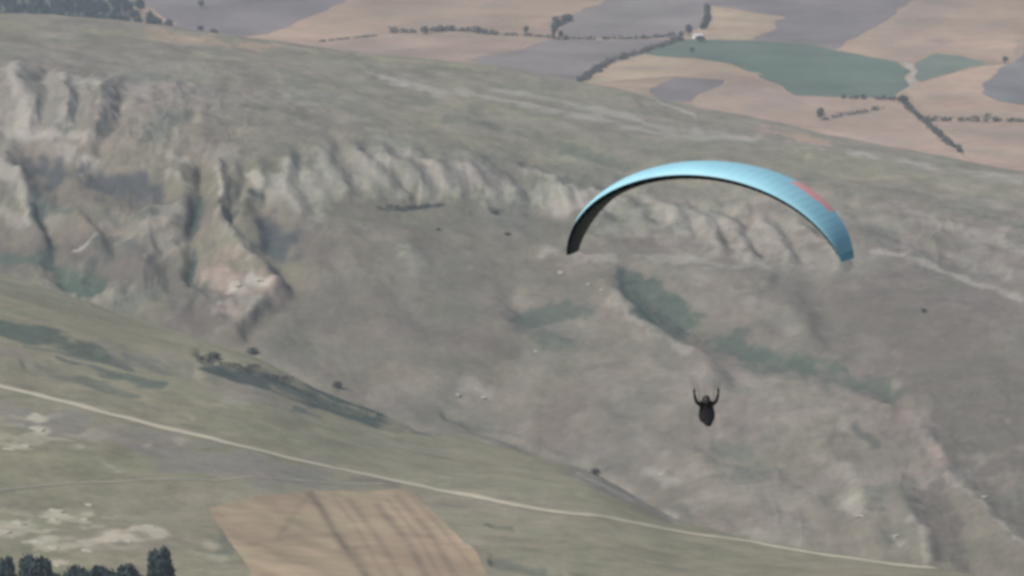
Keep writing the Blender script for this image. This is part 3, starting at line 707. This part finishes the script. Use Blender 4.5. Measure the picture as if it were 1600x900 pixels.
far_tree(335, 62, 8, 7.5, 'round dark tree alone on the crest skyline', k=0)
far_tree(313, 50, 5, 6, 'small dark tree just left of the round skyline tree', k=1)
far_tree(314, 12, 6, 6, 'dark tree alone in the mauve field above the skyline tree', k=2)
far_tree(664, 54, 6.5, 5, 'leftmost dark tree standing in the long hedge', k=3)
far_tree(822, 55, 7, 4.5, 'dark tree standing between the two halves of the long hedge', k=0)
far_tree(866, 63, 13, 4.5, 'tall thin tree beside the field corner hedge', k=1)
far_tree(876, 62, 7, 4, 'short tree right of the tall thin tree', k=3)
far_tree(868, 40, 7, 8, 'dark tree at the foot of the hedge above the tall thin tree', k=2)
far_tree(884, 34, 6, 10, 'low wide tree at the upper end of the short hedge', k=3)
far_tree(1076, 57, 9, 6, 'bluish tree left of the white roofed house', k=1)
far_tree(1094, 66, 5, 8, 'low dark tree in front of the white roofed house', k=2)
far_tree(1081, 84, 4.5, 4, 'tiny dark tree in the green field below the house', k=0)
far_tree(1282, 188, 8, 5.5, 'dark tree at the left end of the stubble field hedge', k=1)
far_tree(1412, 163, 6, 7, 'dark tree at the head of the drainage line', k=2)
far_tree(1571, 99, 5, 5, 'small dark tree on the corner of the grey right hand field', k=3)
far_tree(1102, 46, 11, 5, 'narrow tree up the field edge above the house', k=0)

# wood behind the left crest: each tree its own
rw = random.Random(5)
wood = []
for row, (y0, n) in enumerate(((46, 26), (34, 26), (20, 26), (8, 24), (-6, 22))):
    for i in range(n):
        px = -30 + i * (330 / n) + rw.uniform(-5, 5)
        py = y0 - 0.02 * px + rw.uniform(-3, 3) + px * .075
        if px > (185 if row >= 2 else 215) + rw.uniform(-20, 95): continue
        wood.append((px, py))
wood_crowns = [round_crown(1.0, 0.85, s) for s in (15, 16, 17, 18)]
for me in wood_crowns: me.materials.append(M_leaf_wood)
far_crowns, kept = wood_crowns, far_crowns
for i, (px, py) in enumerate(wood):
    far_tree(px, py, rw.uniform(8, 16), rw.uniform(6, 11), 'bluish dark tree among the wood behind the left crest', 'trees of the wood behind the left crest', k=i)

far_crowns = kept
def hedge(pix, h, w, label, name='hedgerow', mat=None, plain=True, seed=1, dens=1.0):
    pts = [on_plain(x, y) if plain else hit(x, y) for x, y in pix]
    for p in pts: p.z = 0
    pts = resample(pts, w * .9)
    rg = random.Random(seed); bl = []
    o0 = Vector((pts[0].x, pts[0].y, gz(pts[0].x, pts[0].y)))
    for i, p in enumerate(pts):
        if rg.random() < .12: continue
        hh = h * rg.uniform(.55, 1.25)
        q = p + Vector((rg.uniform(-.3, .3) * w, rg.uniform(-.3, .3) * w, 0))
        bl.append(((q.x - o0.x, q.y - o0.y, gz(q.x, q.y) - o0.z + hh * .4), (w * rg.uniform(.4, .8), w * rg.uniform(.4, .8), hh * .6)))
    V, F = leaf_cloud(bl, int(40 * len(bl) * dens), min(w, h) * .26, seed)
    t = empty(name, o0)
    tag(t, label, 'hedge' if name == 'hedgerow' else 'bushes')
    link_mesh('foliage', mesh_py('foliage', V, F, False), mat or M_leaf_far, t)
    bm = bmesh.new()
    for c, r in bl[::2]:
        add_tube(bm, [(c[0], c[1], c[2] - r[2] - .4), (c[0], c[1], c[2])], [w * .05, w * .025], 4)
    link_mesh('stem', bm_mesh('stem', bm), M_bark, t)
    tag(t.children[1], None, None, None, 'stuff')
    return t
hedge([(618, 51), (660, 52), (700, 48), (740, 50), (772, 55)], 4.0, 5, 'long dark hedge crossing the pinkish stubble fields', seed=2)
hedge([(776, 55), (830, 57), (866, 60)], 2.6, 4, 'reddish thinner hedge between the long hedge and the tall thin tree', seed=3)
hedge([(872, 61), (920, 62), (1000, 61), (1062, 56)], 3.0, 4, 'low hedge from the tall thin tree towards the house', seed=4, dens=.8)
hedge([(864, 44), (880, 36), (890, 31)], 3.5, 5, 'short hedge climbing the field corner', seed=5)
hedge([(905, 128), (930, 113), (952, 98), (1000, 84), (1040, 70), (1062, 62)], 3.5, 5, 'dark hedge curving along the mauve wedge', seed=6, dens=.8)
hedge([(1290, 186), (1330, 180), (1372, 172)], 2.6, 5, 'brown hedge inside the stubble field beyond the crest', seed=7, dens=.7)
hedge([(1320, 154), (1390, 156), (1412, 158)], 2.8, 4, 'dark hedge along the foot of the green field', seed=8)
hedge([(1414, 162), (1430, 178), (1452, 198), (1476, 218), (1502, 238)], 2.4, 3.6, 'dark hedge following the drainage line down to the crest', seed=9)
hedge([(1452, 188), (1500, 189), (1560, 190), (1680, 193)], 4.2, 7, 'straight dark hedge running to the right edge', seed=10)
hedge([(500, 66), (540, 61), (586, 57)], 1.8, 3, 'thin hedge at the left of the stubble fields', seed=12, dens=.7)
hedge([(1104, 12), (1106, 30), (1098, 46)], 3.5, 3, 'hedge climbing the field edge above the house', seed=13)

# small house on the plain
hp = on_plain(1090, 60); hp.z = gz(hp.x, hp.y)
house = empty('farm_house', hp, 0.5)
house.scale = (.8, .8, .8)
tag(house, 'small white roofed house beside the hedge on the plain', 'house')
M_white = mat_simple('whitewash', (0.62, 0.62, 0.60), .9, 1.0, .06); M_roofw = mat_simple('pale_sheet_roof', (0.70, 0.70, 0.72), .6, .8, .06); M_dark = mat_simple('dark_opening', (0.05, 0.05, 0.055), .5, 2.0, .1)
bm = bmesh.new()
v = [bm.verts.new(q) for q in ((-4, -2.6, 0), (4, -2.6, 0), (4, 2.6, 0), (-4, 2.6, 0), (-4, -2.6, 2.6), (4, -2.6, 2.6), (4, 2.6, 2.6), (-4, 2.6, 2.6), (-4, 0, 4), (4, 0, 4))]
for f in ((0, 1, 5, 4), (2, 3, 7, 6), (1, 2, 6, 9, 5), (3, 0, 4, 8, 7)): bm.faces.new([v[k] for k in f])
link_mesh('wall', bm_mesh('wall', bm, False), M_white, house)
bm = bmesh.new()
for s in (-1, 1):
    q = [(-4.4, s * 3.0, 2.45), (4.4, s * 3.0, 2.45), (4.4, 0, 4.12), (-4.4, 0, 4.12)]
    a = [bm.verts.new(k) for k in q]; b = [bm.verts.new((k[0], k[1], k[2] + .15)) for k in q]
    bm.faces.new(a); bm.faces.new(b[::-1])
    for k in range(4): bm.faces.new((a[k], b[k], b[(k + 1) % 4], a[(k + 1) % 4]))
link_mesh('roof', bm_mesh('roof', bm, False), M_roofw, house)
def panel(name, x0, x1, z0, z1, y, par, mat):
    bm = bmesh.new(); bmesh.ops.create_cube(bm, size=1, matrix=Matrix.Translation(((x0 + x1) / 2, y, (z0 + z1) / 2)) @ Matrix.Diagonal((x1 - x0, .12, z1 - z0, 1)))
    return link_mesh(name, bm_mesh(name, bm, False), mat, par)
panel('door', -.6, .5, 0, 2.0, -2.6, house, M_dark); panel('window', -3, -1.8, 1, 2, -2.6, house, M_dark); panel('window', 1.8, 3, 1, 2, -2.6, house, M_dark)

# bushes on the slopes
far_tree(527, 606, 3.4, 4.0, 'dark green bush standing in the green gully above the road', k=1, name='bush', plain=False)
far_tree(394, 552, 3.0, 5.0, 'dark bush at the gully head beside the near slope edge', k=2, name='bush', plain=False)
far_tree(335, 562, 3.2, 5.0, 'darkest bush at the upper end of the green gully', k=0, name='bush', plain=False)
far_tree(930, 742, 2.6, 3.4, 'dark bush perched on the near slope edge by the ravine', k=3, name='bush', plain=False)
far_tree(793, 367, 1.5, 3.2, 'small dark bush on the bench under the cliff spurs', k=0, name='bush', plain=False)
far_tree(685, 360, 1.3, 2.0, 'tiny faint bush left of the bench bush', k=1, name='bush', plain=False)
far_tree(772, 333, 1.6, 4.0, 'low bush at the foot of the cliff spurs', k=2, name='bush', plain=False)
far_tree(1443, 488, 2.2, 2.2, 'lone small dark bush on the smooth right hand slope', k=3, name='bush', plain=False)
hedge([(322, 562), (372, 580), (436, 595)], 1.5, 6, 'dark thicket lining the upper green gully', 'thicket', plain=False, seed=21, dens=2.5)
hedge([(470, 612), (520, 634), (585, 652)], 1.2, 5, 'green thicket filling the lower gully above the road', 'thicket', plain=False, seed=22, dens=.5)
hedge([(985, 440), (1005, 478), (1040, 505), (1090, 535)], 1.2, 4, 'green thicket along the gully right of the paraglider pilot', 'thicket', plain=False, seed=23, dens=.5)
hedge([(594, 326), (640, 324), (690, 321)], 1.2, 2.5, 'thin dark thicket along the cliff foot', 'thicket', plain=False, seed=24)

# near trees whose tops show at the bottom left
def full_crown(h, w, seed, n=6500, top=.55):
    rg = random.Random(seed); bl = []
    for k in range(26):
        a = k * 2.39996; q = (k + .5) / 26
        rr = w * .5 * (1 - (1 - top) * q) * math.sin(math.pi * min(1, .22 + .78 * (1 - q) ** .8 * .9 + .02)) ** .5 * .62
        bl.append(((math.cos(a) * rr, math.sin(a) * rr, h * (.18 + .72 * q)), (w * .2 * rg.uniform(.8, 1.2), w * .2 * rg.uniform(.8, 1.2), h * .11 * rg.uniform(.8, 1.25))))
    bl.append(((0, 0, h * .5), (w * .25, w * .25, h * .4)))
    V, F = leaf_cloud(bl, n, w * .05, seed)
    return mesh_py('crown', V, F, False)
near_crowns = [full_crown(1.0, .6, 31, 6500, .5), full_crown(1.0, .62, 32), full_crown(1.0, .87, 33, 6500, .3), full_crown(1.0, .87, 34, 6500, .28)]
for me in near_crowns: me.materials.append(M_leaf)
near_trunks = [trunk_mesh(1.0, 0.028, 41)]
near_trunks[0].materials.append(M_bark)
for px, top, r, h, w, k, label in ((246, 858, 880, 12.5, 7.0, 0, 'tall narrow dark tree rising highest at the bottom left'), (2, 874, 870, 9, 6, 2, 'dark rounded tree cut by the left edge of the frame'), (50, 872, 870, 10, 11.5, 3, 'dark rounded tree second from the left edge'),
                                   (112, 890, 860, 8, 10, 2, 'low dark tree in the gap of the bottom left row'), (152, 886, 870, 9, 10.5, 3, 'dark tree in the middle of the bottom left row'), (196, 887, 868, 9, 10.5, 2, 'dark bushy tree left of the tall narrow tree'), (84, 898, 858, 7, 6, 3, 'lowest dark tree in the bottom left row')):
    a = math.atan2((px - 800) * TW, CP); x, y = r * math.sin(a), r * math.cos(a)
    zt = float(pix_z(px, top, r)); g = gz(x, y)
    hh = max(zt - g, 4.0)
    t = empty('tree', (x, y, g), random.random() * 6)
    tag(t, label, 'tree', None)
    c = bpy.data.objects.new('crown', near_crowns[k]); c.parent = t; c.scale = (w / .6 if k < 2 else w / .87, w / .6 if k < 2 else w / .87, hh / .98); col.objects.link(c)
    u = bpy.data.objects.new('trunk', near_trunks[0]); u.parent = t; u.scale = (w * .9, w * .9, hh * .85); col.objects.link(u)

# ------------------------------------------------------------------ pale rocks
def rock_mesh(seed):
    bm = bmesh.new(); bmesh.ops.create_icosphere(bm, subdivisions=3, radius=1)
    o = Vector((seed * 7.1, seed * 3.3, 0))
    for v in bm.verts:
        n = v.co.normalized()
        d = 1 + .42 * mnoise.noise(n * 1.3 + o) + .22 * mnoise.noise(n * 3.1 + o)
        v.co = Vector((n.x * d, n.y * d, max(n.z * d, -.4)))
    me = bm_mesh('rock', bm, False); me.materials.append(M_rock)
    return me
rocks = [rock_mesh(s) for s in range(5)]
for i, (px, py, w, d, h, label) in enumerate((
        (57, 649, 3.0, 6, .35, 'pale flat rock just under the dirt road at far left'), (55, 671, 4.5, 7, .4, 'wide pale rock slab below the first rock under the road'), (38, 697, 2.6, 5, .3, 'short pale rock ledge above the footpath near left edge'), (12, 702, 3.2, 4, .3, 'pale rock ledge touching the left edge above the footpath'),
        (86, 799, 4.0, 5, .4, 'long greyish rock slab below the footpath'), (85, 813, 1.8, 4, .6, 'rounded pinkish rock under the long greyish slab'), (132, 812, 1.8, 4, .5, 'small pale rock right of the pinkish rock'), (137, 789, 2.2, 4, .3, 'greenish pale rock close below the footpath'),
        (25, 818, 4.0, 6, .5, 'broad pale rock outcrop near the left edge'), (6, 833, 2.2, 5, .5, 'pinkish rock at the left edge above the trees'), (60, 848, 3.6, 6, .6, 'large pale boulder just above the dark rounded tree'), (82, 856, 2.6, 4, .5, 'pale boulder touching the right of the large boulder'),
        (90, 884, 1.6, 4, .8, 'pale rock in the gap between the dark trees'), (172, 845, 3.6, 4, .4, 'long pale rock ledge left of the tall narrow tree'), (198, 846, 2.2, 4, .35, 'short pale ledge next to the tall narrow tree'), (136, 861, 2.6, 4, .4, 'pale rock above the middle of the tree row'), (232, 823, 2.6, 5, .4, 'pale rock a little above the tall narrow tree'))):
    p = hit(px, py)
    o = link_mesh('rock', rocks[i % 5]); o.location = p; o.scale = (w * .5, d * .5, h * .5); o.rotation_euler = (0, 0, random.uniform(-.4, .4))
    tag(o, label, 'rock')
for i, (px, py, w, d, h, label) in enumerate(((876, 426, 2.6, 3, 1.1, 'rounded pale boulder under the left wing tip'), (919, 444, 1.6, 2, .7, 'small pale boulder right of the rounded boulder'), (941, 453, 2.0, 3, .7, 'pale boulder at the top of the gully spur'),
        (838, 549, 1.6, 3, .7, 'pale boulder on the grey slope below the green patch'), (716, 617, 2.0, 3, .6, 'pale boulder on the lower slope left of the pair'), (756, 621, 2.6, 3, .5, 'wide pale boulder on the lower slope'), (1033, 741, 2.2, 3, .7, 'pale boulder across the ravine above the road'),
        (1400, 838, 1.8, 4, 1.0, 'upright pale rock on the ravine spur at lower right'), (1345, 806, 2.6, 3, .7, 'pale rock on the spur above the road at lower right'), (1537, 776, 3.0, 2, .5, 'flat pale rock in the dark ravine at the right'), (372, 446, 2.4, 3, .8, 'white rock on the pink scar left of the dark hollow'), (410, 437, 4.6, 3, 1.0, 'long white rock beside the dark hollow'))):
    p = hit(px, py)
    o = link_mesh('rock', rocks[(i + 2) % 5]); o.location = p; o.scale = (w * .5, d * .5, h * .5); o.rotation_euler = (0, 0, random.uniform(-.4, .4))
    tag(o, label, 'rock')

# ------------------------------------------------------------------ paraglider
DIST = 145.0
def at_depth(px, py, dist):
    x, y, z = (float(q) for q in pix_dir(px, py)); n = math.sqrt(x * x + y * y + z * z)
    return Vector((x / n * dist, y / n * dist, CAMZ + z / n * dist))
YAW = R(180 - 25)                          # flying towards the camera, nose a little to the left of it
PITCH_W = R(-1.5)
TWIST = R(26)                               # the pilot hangs turned a little from the wing
base = at_depth(1105, 662, DIST)
pg = empty('paraglider', base, YAW)
pg.rotation_euler = (0, R(2.0), YAW)
tag(pg, 'pale blue arched paraglider wing flying over the valley', 'paraglider')
M_blue = mat_simple('pale_blue_ripstop', (0.29, 0.57, 0.68), .55, 1.2, .06, spec=.4)
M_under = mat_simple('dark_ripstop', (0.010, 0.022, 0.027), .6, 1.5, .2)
M_pink = mat_simple('coral_ripstop', (0.74, 0.36, 0.35), .55, 1.5, .06)
M_tip = mat_simple('teal_ripstop', (0.16, 0.42, 0.50), .55, 1.5, .1)
M_line = mat_simple('line_sheath', (0.12, 0.12, 0.12), .7, 30, .2)
M_harness = mat_simple('black_cordura', (0.006, 0.006, 0.007), .75, 12, .3)

AW, BW, TOPZ = 4.42, 2.62, 7.58           # half span and drop of the arc, height of the centre above the seat
NS, NC = 92, 12
def wing_pt(s, c, side):
    """s -1..1 along the span, c 0 (nose) .. 1 (trailing edge), side +1 upper / -1 lower"""
    th = s * R(82)
    x = AW * math.sin(th) / math.sin(R(82)); zc = TOPZ - BW * (1 - math.cos(th)) / (1 - math.cos(R(82)))
    chord = 2.6 * (1 - abs(s) ** 2.2 * .64)
    n = Vector((math.sin(th) * .82, 0, math.cos(th))).normalized()
    cell = abs(math.sin((s + 1) * math.pi * 23)) ** .5
    thick = chord * (.098 * (1 - .85 * s * s) * c ** .5 * (1 - c) if side > 0 else .062 * c ** .36 * (1 - c)) * 2.6 * (.95 + .05 * cell)
    yy = chord * .36 - c * chord - .30 * abs(s) ** 2.2
    return Vector((x, yy, zc)) + n * (thick * side + math.tan(PITCH_W) * (yy + .1))
def surf(name, side, cells, mat):
    """skin of the wing over the given (span step, chord step) cells"""
    V, F, idx = [], [], {}
    def vid(i, k):
        if (i, k) not in idx:
            idx[(i, k)] = len(V); V.append(tuple(wing_pt(-1 + 2 * i / NS, (k / NC) ** 1.5, side)))
        return idx[(i, k)]
    for i, k in cells:
        f = (vid(i, k), vid(i + 1, k), vid(i + 1, k + 1), vid(i, k + 1))
        F.append(f if side < 0 else f[::-1])
    return link_mesh(name, mesh_py(name, V, F), mat, pg)
NS, NC = 184, 14
TIP = 5
allc = [(i, k) for i in range(NS) for k in range(NC)]
red = {(i, k) for i, k in allc if 30 <= i < 54 and 9.2 + abs(i - 46) * .10 <= k and k < 14}
mouth = {(i, k) for i, k in allc if k < 2 and 8 < i < NS - 8 and i % 8 not in (0,)}
M_slate = mat_simple('slate_ripstop', (0.17, 0.23, 0.28), .55, 1.5, .08)
END = 160
surf('upper_surface', 1, [q for q in allc if TIP <= q[0] < END and q not in red], M_blue)
surf('end_panel', 1, [q for q in allc if q[0] >= END], M_slate)['label'] = 'slate grey end panel beyond the blue'
surf('stripe_panel', 1, sorted(red), M_pink)['label'] = 'coral red patch near one wing tip'
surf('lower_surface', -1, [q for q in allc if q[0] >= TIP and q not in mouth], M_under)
surf('wing_tip', 1, [q for q in allc if q[0] < TIP], M_tip)['label'] = 'dark teal wing tip'
surf('wing_tip', -1, [q for q in allc if q[0] < TIP], M_tip)
def ribs():
    """the fabric walls between the cells, seen through the open mouths"""
    V, F = [], []
    for i in range(8, NS - 7, 8):
        s_ = -1 + 2 * i / NS
        b0 = len(V)
        for k in range(NC + 1):
            c = (k / NC) ** 1.5
            V.append(tuple(wing_pt(s_, c, 1))); V.append(tuple(wing_pt(s_, c, -1)))
        for k in range(NC):
            F.append((b0 + 2 * k, b0 + 2 * k + 1, b0 + 2 * k + 3, b0 + 2 * k + 2))
    return mesh_py('cell_ribs', V, F, False)
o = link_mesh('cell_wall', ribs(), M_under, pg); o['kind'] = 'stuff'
# tip closers and lines
TW3 = Matrix.Rotation(TWIST, 3, 'Z')
def tw(q): return TW3 @ Vector(q)
for sd in (-1, 1):
    rz = tw((sd * .22, .0, .95))
    bm = bmesh.new(); add_tube(bm, [tw((sd * .2, -.02, .36)), tw((sd * .215, 0, .7)), rz], .009, 5)
    link_mesh('riser', bm_mesh('riser', bm), M_harness, pg)
    for row, c in enumerate((.10, .38, .66)):
        for q in range(7):
            s_ = sd * (.07 + .135 * q)
            bm = bmesh.new(); add_tube(bm, [rz, wing_pt(s_, c, -1)], .0006, 3)
            link_mesh('suspension_line', bm_mesh('suspension_line', bm), M_line, pg)
    hand = tw((sd * .36, .0, .985))
    bm = bmesh.new()
    for q in range(4):
        add_tube(bm, [hand + Vector((0, 0, .1)), wing_pt(sd * (.3 + .17 * q), 1, -1)], .0006, 3)
    bl = link_mesh('brake_line', bm_mesh('brake_line', bm), M_line, pg); bl['kind'] = 'stuff'
    bm = bmesh.new()
    add_tube(bm, [hand + Vector((0, 0, .1)), hand + Vector((-.04, 0, .02)), hand + Vector((-.035, 0, -.02)), hand + Vector((.035, 0, -.02)), hand + Vector((.04, 0, .02)), hand + Vector((0, 0, .1))], .008, 5)
    link_mesh('brake_handle', bm_mesh('brake_handle', bm), M_harness, pg)
# pod harness: padded back and seat running forward into a narrow foot pod
def section_body(secs, name, mat, par, axis='z'):
    """padded body through rounded sections: (along, offset, half width, half depth)"""
    bm = bmesh.new(); rings = []
    for a, b, hw, hd in secs:
        ring = []
        for k in range(16):
            t = k * math.pi / 8
            u = hw * math.copysign(abs(math.cos(t)) ** .7, math.cos(t)); w = b + hd * math.copysign(abs(math.sin(t)) ** .7, math.sin(t))
            ring.append(bm.verts.new((u, w, a) if axis == 'z' else (u, a, w)))
        rings.append(ring)
    for a, b in zip(rings[:-1], rings[1:]):
        for k in range(16): bm.faces.new((a[k], a[(k + 1) % 16], b[(k + 1) % 16], b[k]))
    bm.faces.new(rings[0][::-1]); bm.faces.new(rings[-1])
    bmesh.ops.recalc_face_normals(bm, faces=bm.faces)
    return link_mesh(name, bm_mesh(name, bm), mat, par)
hn = section_body([(-.42, .46, .10, .08), (-.38, .42, .17, .16), (-.26, .34, .21, .24), (-.10, .25, .245, .23), (.08, .21, .215, .18), (.30, .185, .175, .15), (.50, .16, .135, .13), (.66, .14, .105, .11), (.76, .13, .085, .09), (.80, .13, .055, .06)], 'harness', M_harness, pg, 'y')
hn.rotation_euler.z = TWIST
for sd in (-1, 1):
    bm = bmesh.new(); add_tube(bm, [(sd * .15, -.30, .60), (sd * .15, -.17, .66), (sd * .165, -.05, .52), (sd * .2, -.02, .36)], .022, 6)
    link_mesh('shoulder_strap', bm_mesh('shoulder_strap', bm), M_harness, hn)
bm = bmesh.new(); add_tube(bm, [(-.17, -.06, .48), (0, -.03, .47), (.17, -.06, .48)], .016, 6); link_mesh('chest_strap', bm_mesh('chest_strap', bm), M_harness, hn)

# ------------------------------------------------------------------ pilot (skinned figure, reclined in the pod, arms raised to the brakes)
M_suit = mat_simple('dark_flight_suit', (0.008, 0.0075, 0.009), .8, 10, .25)
M_helmet = mat_simple('dark_helmet', (0.018, 0.017, 0.018), .4, 6, .15, spec=.4)
M_skin = mat_simple('skin', (0.17, 0.10, 0.075), .6, 8, .1)
M_glove = mat_simple('dark_glove', (0.03, 0.027, 0.026), .8, 20, .2)
def skin_body(name, chain, mat, par, levels=2):
    """chain: list of (id, parent id, position, radius)"""
    ids = {c[0]: i for i, c in enumerate(chain)}
    me = bpy.data.meshes.new(name)
    me.from_pydata([c[2] for c in chain], [(ids[c[1]], ids[c[0]]) for c in chain if c[1] is not None], [])
    o = bpy.data.objects.new(name, me); col.objects.link(o)
    md = o.modifiers.new('skin', 'SKIN'); md.use_smooth_shade = True
    if not me.skin_vertices: me.skin_vertices.new()
    for i, c in enumerate(chain):
        sv = me.skin_vertices[0].data[i]
        sv.radius = (c[3], c[3]) if not hasattr(c[3], '__len__') else c[3]
        sv.use_root = (i == 0)
    sb = o.modifiers.new('sub', 'SUBSURF'); sb.levels = levels; sb.render_levels = levels
    me.materials.append(mat)
    bpy.context.view_layer.update()
    dg = bpy.context.evaluated_depsgraph_get()
    me2 = bpy.data.meshes.new_from_object(o.evaluated_get(dg), depsgraph=dg)
    me2.name = name
    bpy.data.objects.remove(o)
    me2.polygons.foreach_set('use_smooth', np.ones(len(me2.polygons), bool))
    n = bpy.data.objects.new(name, me2); n.parent = par; col.objects.link(n)
    return n
person = empty('person', base, YAW + TWIST)
person.rotation_euler = (0, R(2.0), YAW + TWIST)
tag(person, 'paraglider pilot in dark clothing reclining in a black pod harness with both arms raised', 'person')
ch = [('pelvis', None, (0, -.05, .24), .14), ('waist', 'pelvis', (0, -.14, .37), .13), ('chest', 'waist', (0, -.20, .50), (.18, .14)), ('upper', 'chest', (0, -.21, .54), .11), ('neck', 'upper', (0, -.19, .62), .055), ('jaw', 'neck', (0, -.165, .65), .06), ('head', 'jaw', (0, -.16, .70), .08)]
for sd, n in ((-1, 'l'), (1, 'r')):
    ch += [('sh' + n, 'upper', (sd * .18, -.20, .555), .075), ('ua' + n, 'sh' + n, (sd * .25, -.13, .60), .062), ('el' + n, 'ua' + n, (sd * .30, -.06, .67), .052), ('fa' + n, 'el' + n, (sd * .335, -.03, .80), .050), ('wr' + n, 'fa' + n, (sd * .36, -.01, .92), .033), ('cu' + n, 'wr' + n, (sd * .36, -.005, .955), .030),
           ('hip' + n, 'pelvis', (sd * .08, .05, .22), .10), ('th' + n, 'hip' + n, (sd * .085, .20, .21), .075), ('kn' + n, 'th' + n, (sd * .07, .36, .19), .058), ('ca' + n, 'kn' + n, (sd * .055, .50, .175), .046), ('an' + n, 'ca' + n, (sd * .045, .64, .16), .036), ('ft' + n, 'an' + n, (sd * .045, .69, .155), .034), ('to' + n, 'ft' + n, (sd * .045, .72, .175), .028)]
skin_body('body', ch, M_suit, person)
for sd in (-1, 1):
    hx = Vector((sd * .36, -.005, .965))
    g = [('p0', None, tuple(hx + Vector((0, 0, -.03))), .030), ('p1', 'p0', tuple(hx + Vector((0, .01, .035))), (.028, .020))]
    for f in range(4):
        ox = (-.027 + f * .018); ln = (.85, 1.0, .95, .75)[f]
        g += [('k%d' % f, 'p1', tuple(hx + Vector((ox, .012, .065))), .0095), ('m%d' % f, 'k%d' % f, tuple(hx + Vector((ox, .045, .065 + .018 * ln))), .0085), ('d%d' % f, 'm%d' % f, tuple(hx + Vector((ox, .052, .055 - .012 * ln))), .008), ('e%d' % f, 'd%d' % f, tuple(hx + Vector((ox, .032, .04))), .007)]
    g += [('t0', 'p0', tuple(hx + Vector((-sd * .034, .015, .02))), .011), ('t1', 't0', tuple(hx + Vector((-sd * .042, .04, .042))), .0095), ('t2', 't1', tuple(hx + Vector((-sd * .022, .058, .05))), .008)]
    skin_body('gloved_hand', g, M_glove, person)
# face, open helmet with chin bar and dark goggles
HD = Vector((0, -.075, -.19))
def hv(*q): return tuple(Vector(q) + HD)
fc = section_body([(.80 + HD.z, -.045 + HD.y, .045, .05), (.83 + HD.z, -.035 + HD.y, .06, .06), (.87 + HD.z, -.025 + HD.y, .066, .064), (.91 + HD.z, -.03 + HD.y, .066, .06), (.94 + HD.z, -.04 + HD.y, .06, .05)], 'face', M_skin, person)
bm = bmesh.new(); add_tube(bm, [hv(0, .035, .895), hv(0, .052, .865), hv(0, .036, .858)], [.008, .014, .01], 6); link_mesh('nose', bm_mesh('nose', bm), M_skin, fc)
for sd in (-1, 1):
    bm = bmesh.new(); bmesh.ops.create_uvsphere(bm, u_segments=8, v_segments=6, radius=.012, matrix=Matrix.Translation(hv(sd * .028, .026, .893))); link_mesh('eye', bm_mesh('eye', bm), M_dark, fc)
bm = bmesh.new(); add_tube(bm, [hv(-.022, .03, .832), hv(0, .034, .83), hv(.022, .03, .832)], .006, 5); link_mesh('mouth', bm_mesh('mouth', bm), mat_simple('lips', (.25, .1, .09), .6, 8, .1), fc)
bm = bmesh.new(); bmesh.ops.create_uvsphere(bm, u_segments=24, v_segments=14, radius=1)
for v in list(bm.verts):
    if v.co.z < -.35 and v.co.y > -.2 or v.co.z < -.62 or (v.co.y > .72 and v.co.z < .35): bm.verts.remove(v)
for v in bm.verts: v.co = Vector((v.co.x * .122, -.085 + v.co.y * .142, .895 + v.co.z * .128)) + HD
hl = link_mesh('helmet', bm_mesh('helmet', bm), M_helmet, person)
bm = bmesh.new(); add_tube(bm, [hv(-.105, -.05, .85), hv(-.085, .03, .825), hv(0, .068, .815), hv(.085, .03, .825), hv(.105, -.05, .85)], [.028, .03, .032, .03, .028], 8); link_mesh('chin_bar', bm_mesh('chin_bar', bm), M_helmet, hl)
bm = bmesh.new(); add_tube(bm, [hv(-.085, .0, .893), hv(-.05, .045, .893), hv(0, .06, .89), hv(.05, .045, .893), hv(.085, .0, .893)], [.024, .03, .026, .03, .024], 8); link_mesh('goggles', bm_mesh('goggles', bm), M_dark, hl)

# ------------------------------------------------------------------ haze: one closed box of thin air round everything
hz_me = bpy.data.meshes.new('haze')
bm = bmesh.new()
bmesh.ops.create_cube(bm, size=1.0)
top, bot = CAMZ + 8.0, float(Z.min()) - 1.5
for v in bm.verts:
    v.co = Vector((v.co.x * 64000, v.co.y * 64000, bot if v.co.z < 0 else top))
bm.to_mesh(hz_me); bm.free()
hm_ = bpy.data.materials.new('summer_haze'); hm_.use_nodes = True
nt = hm_.node_tree; nt.nodes.clear()
out = nt.nodes.new('ShaderNodeOutputMaterial'); pv = nt.nodes.new('ShaderNodeVolumePrincipled')
pv.inputs['Color'].default_value = (0.76, 0.88, 1.0, 1); pv.inputs['Density'].default_value = HAZE_DENSITY
pv.inputs['Anisotropy'].default_value = 0.0
nt.links.new(pv.outputs['Volume'], out.inputs['Volume'])
hz = link_mesh('haze', hz_me, hm_)
tag(hz, 'thin bluish summer haze', None, None, 'stuff')
